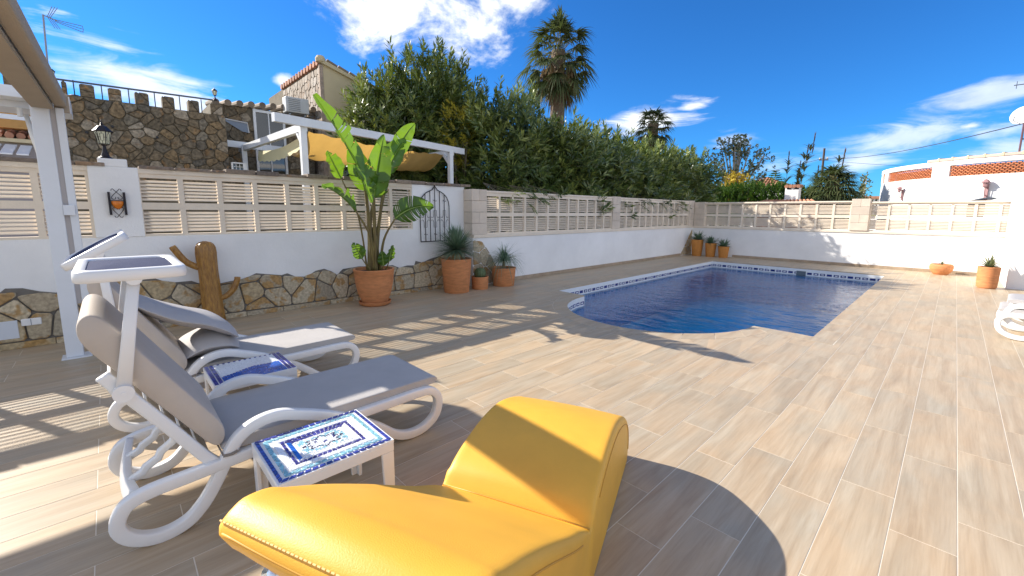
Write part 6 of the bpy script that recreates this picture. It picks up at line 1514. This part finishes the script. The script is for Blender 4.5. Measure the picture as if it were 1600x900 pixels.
# round white house with brick lattice parapet
RC = (2.35, 22.7); RR = 4.55
t = thing('round_house', 'curved white house with orange brick lattice parapet beyond the end wall', 'house', (RC[0], RC[1], -.3)); RO_ = (RC[0], RC[1], -.3)
def arcwall(mb, r0, r1, a0, a1, z0, z1, n=24):
    for k in range(n):
        a, c = a0+(a1-a0)*k/n, a0+(a1-a0)*(k+1)/n; p = [(RC[0]+r_*math.cos(q), RC[1]+r_*math.sin(q)) for r_, q in ((r0,a),(r1,a),(r1,c),(r0,c))]
        mb.add([(x,y,z) for z in (z0,z1) for x,y in p], [(0,3,2,1),(4,5,6,7),(0,1,5,4),(1,2,6,5),(2,3,7,6),(3,0,4,7)])
    return mb
PA0, PA1 = -PI*1.15, PI*.1
H0, H1 = 2.66, 3.02
wl = arcwall(MB(), RR-.2, RR, PA0, PA1, -.3, H0, 60); obj('wall', loc(wl, RO_), M_white, t)
obj('parapet_cap', loc(arcwall(MB(), RR-.22, RR+.02, PA0, PA1, H1+.001, H1+.13, 60), RO_), M_white, t)
for a in (2.62,2.92,):
    pass
pil = [-2.95,-2.60,-2.02,-1.28,-.7]
pang = [(-3.10,-2.93),(-2.845,-2.765),(-2.30,-2.19),(-1.36,-1.24),(-.62,-.5)]
for a, c in pang: obj('parapet_pier', loc(arcwall(MB(), RR-.21, RR+.01, a, c, H0+.001, H1, 4), RO_), M_white, t)
lat = MB(); bay = [(-2.93,-2.845),(-2.765,-2.30),(-2.19,-1.36),(-1.24,-.62)]
cnt = 0
bm_brick = MB().box((-.036,-.05,-.012), (.036,.05,.012)).mesh('brick'); bm_brick.materials.append(M_brick)
for a0, a1 in bay:
    n = max(2, round((a1-a0)*RR/.105)); rows = 8
    for j in range(rows):
        z = H0+.024+(H1-H0-.03)*j/(rows-1)*.98
        for i in range(n):
            a = a0+(a1-a0)*(i+(.5 if j % 2 else .0)+.25)/n
            if a > a1-.005: continue
            x, y = RC[0]+(RR-.08)*math.cos(a), RC[1]+(RR-.08)*math.sin(a)
            M = Matrix.Translation((x,y,z)) @ Matrix.Rotation(a+PI/2, 4, 'Z')
            if cnt < 298 and -2.9 < a < -1.3:
                o = bpy.data.objects.new('brick', bm_brick); COL.objects.link(o); o.parent = t; o.location = (x-RO_[0], y-RO_[1], z+.3); o.rotation_euler = (0,0,a+PI/2); cnt += 1
            else: lat.box((-.036,-.05,-.012), (.036,.05,.012), M)
lat.v and stuff(obj('brick_infill', loc(lat, RO_), M_brick, t))
obj('terrace_wall', loc(arcwall(MB(), RR-.60, RR-.42, PA0, PA1, H0-.5, H1-.04, 60), RO_), M_cream, t)
obj('lintel', loc(arcwall(MB(), RR-.205, RR+.008, -3.1, -.5, H1-.018, H1, 40), RO_), M_white, t)
for k in range(18):
    a = -2.30+k*.082; x, y = RC[0]+(RR-.05)*math.cos(a), RC[1]+(RR-.05)*math.sin(a)
    obj('cap_tile', loc(MB().box((-.165,-.09,0),(.165,.09,.075), Matrix.Translation((x,y,H1+.131)) @ Matrix.Rotation(a+PI/2,4,'Z')), RO_), mat("pale_pink_cap_tile", (.56,.42,.34), .85, rnd=.12), t)
    obj('cap_joint', loc(MB().box((-.022,-.10,0),(.022,.10,.10), Matrix.Translation((RC[0]+(RR-.05)*math.cos(a+.041),RC[1]+(RR-.05)*math.sin(a+.041),H1+.131)) @ Matrix.Rotation(a+.041+PI/2,4,'Z')), RO_), M_cream, t)
for a, s_ in ((-2.52,1.0),(-1.98,1.25)):                 # wall lamps on brackets
    x, y = RC[0]+(RR+.08)*math.cos(a), RC[1]+(RR+.08)*math.sin(a); w_ = thing('wall_lantern', 'small dusty pink wall lantern on the round white house, ' + ('left one' if s_ < 1.1 else 'right one beside the long shadow'), 'wall lamp', (x, y, 2.2), a+PI, 'wall lanterns on the round house')
    mpk = mat("dusty_pink_metal", (.34,.19,.19), .6)
    obj('backplate', MB().box((.03,-.03*s_,-.22*s_),(.07,.03*s_,.15*s_)), mpk, w_); obj('arm', MB().strip(crom([(.03,0,-.1*s_),(-.02,0,-.12*s_),(-.05,0,-.02*s_),(-.05,0,.08*s_)], 4), (0,1,0), .02, .02, False), mpk, w_)
    obj('shade', MB().lathe([(.02,.0),(.05*s_,.03),(.055*s_,.11*s_),(.09*s_,.115*s_),(.05*s_,.17*s_),(.01,.2*s_)], (-.05,0,.06*s_), 8), mpk, w_)
t2_ = thing('house_window', 'low arched window head on the round white house above the end wall', 'window', (.62,18.38,1.80)); obj('arch', MB().tube([(-.42+.84*k/12, .10-.02*math.sin(PI*k/12), .08+.10*math.sin(PI*k/12)) for k in range(13)], .022, 6), M_rail, t2_); obj('pane', MB().add([(-.42,.14,-.4),(.42,.14,-.4)]+[(.42-.84*k/12,.14,.07+.10*math.sin(PI*k/12)) for k in range(13)], [tuple(range(15))]), M_glassd, t2_)
# dish and aerial
t = thing('satellite_dish', 'white satellite dish on a mast at the upper right edge', 'satellite dish', (1.02,18.3,3.9)); b = MB(); n = 28; vs = []
ax = Vector((-.35,-.85,.38)).normalized(); u = ax.cross(Vector((0,0,1))).normalized(); v_ = u.cross(ax)
for i, r_ in enumerate((0.001,.08,.16,.235,.24)): vs += [tuple(u*r_*math.cos(2*PI*k/n)+v_*r_*1.1*math.sin(2*PI*k/n)+ax*(r_*r_*.9-(.01 if i == 4 else 0))+Vector((-.05,0,.28))) for k in range(n)]
b.add(vs, [(i*n+k, i*n+(k+1)%n, (i+1)*n+(k+1)%n, (i+1)*n+k) for i in range(4) for k in range(n)]); obj('reflector', b, M_wplas, t, smooth=True)
obj('feed_arm', MB().tube([(-.05,0,.06),(-.22,-.28,.12),(-.22,-.30,.24)], .012, 6), M_steel, t)
t = thing('roof_aerial', 'thin aerial mast behind the satellite dish at the right edge', 'antenna', (1.02,18.5,3.4)); obj('mast', MB().tube([(0,0,-.3),(.0,0,1.85)], .022, 6), mat("rusty_mast", (.14,.07,.08), .7), t)
b = MB()
for x in (-.25,-.1,.1): b.tube([(x,0,1.55),(x,0,1.75)], .008, 4)
b.tube([(-.3,0,1.65),(.4,0,1.65)], .012, 4); b.tube([(.0,0,.18),(.5,0,.18)], .018, 4); obj('elements', b, M_rail, t)
# distant haze line of hills beyond the wall
hl = MB(); n = 60
for k in range(n):
    a0, a1 = PI*1.1*k/n-.1, PI*1.1*(k+1)/n-.1; f_ = lambda a: 9+5*math.sin(a*7)+3*math.sin(a*19+1)
    R0 = 380; hl.add([(R0*math.cos(a0),R0*math.sin(a0),-1),(R0*math.cos(a1),R0*math.sin(a1),-1),(R0*1.1*math.cos(a1),R0*1.1*math.sin(a1),f_(a1)),(R0*1.1*math.cos(a0),R0*1.1*math.sin(a0),f_(a0))], [(0,1,2,3)])
struct(obj('hills', hl, mat("far_hills", (.06,.09,.07), .95, var=.3, scale=.05)))
# merge check: every object keeps a plain name
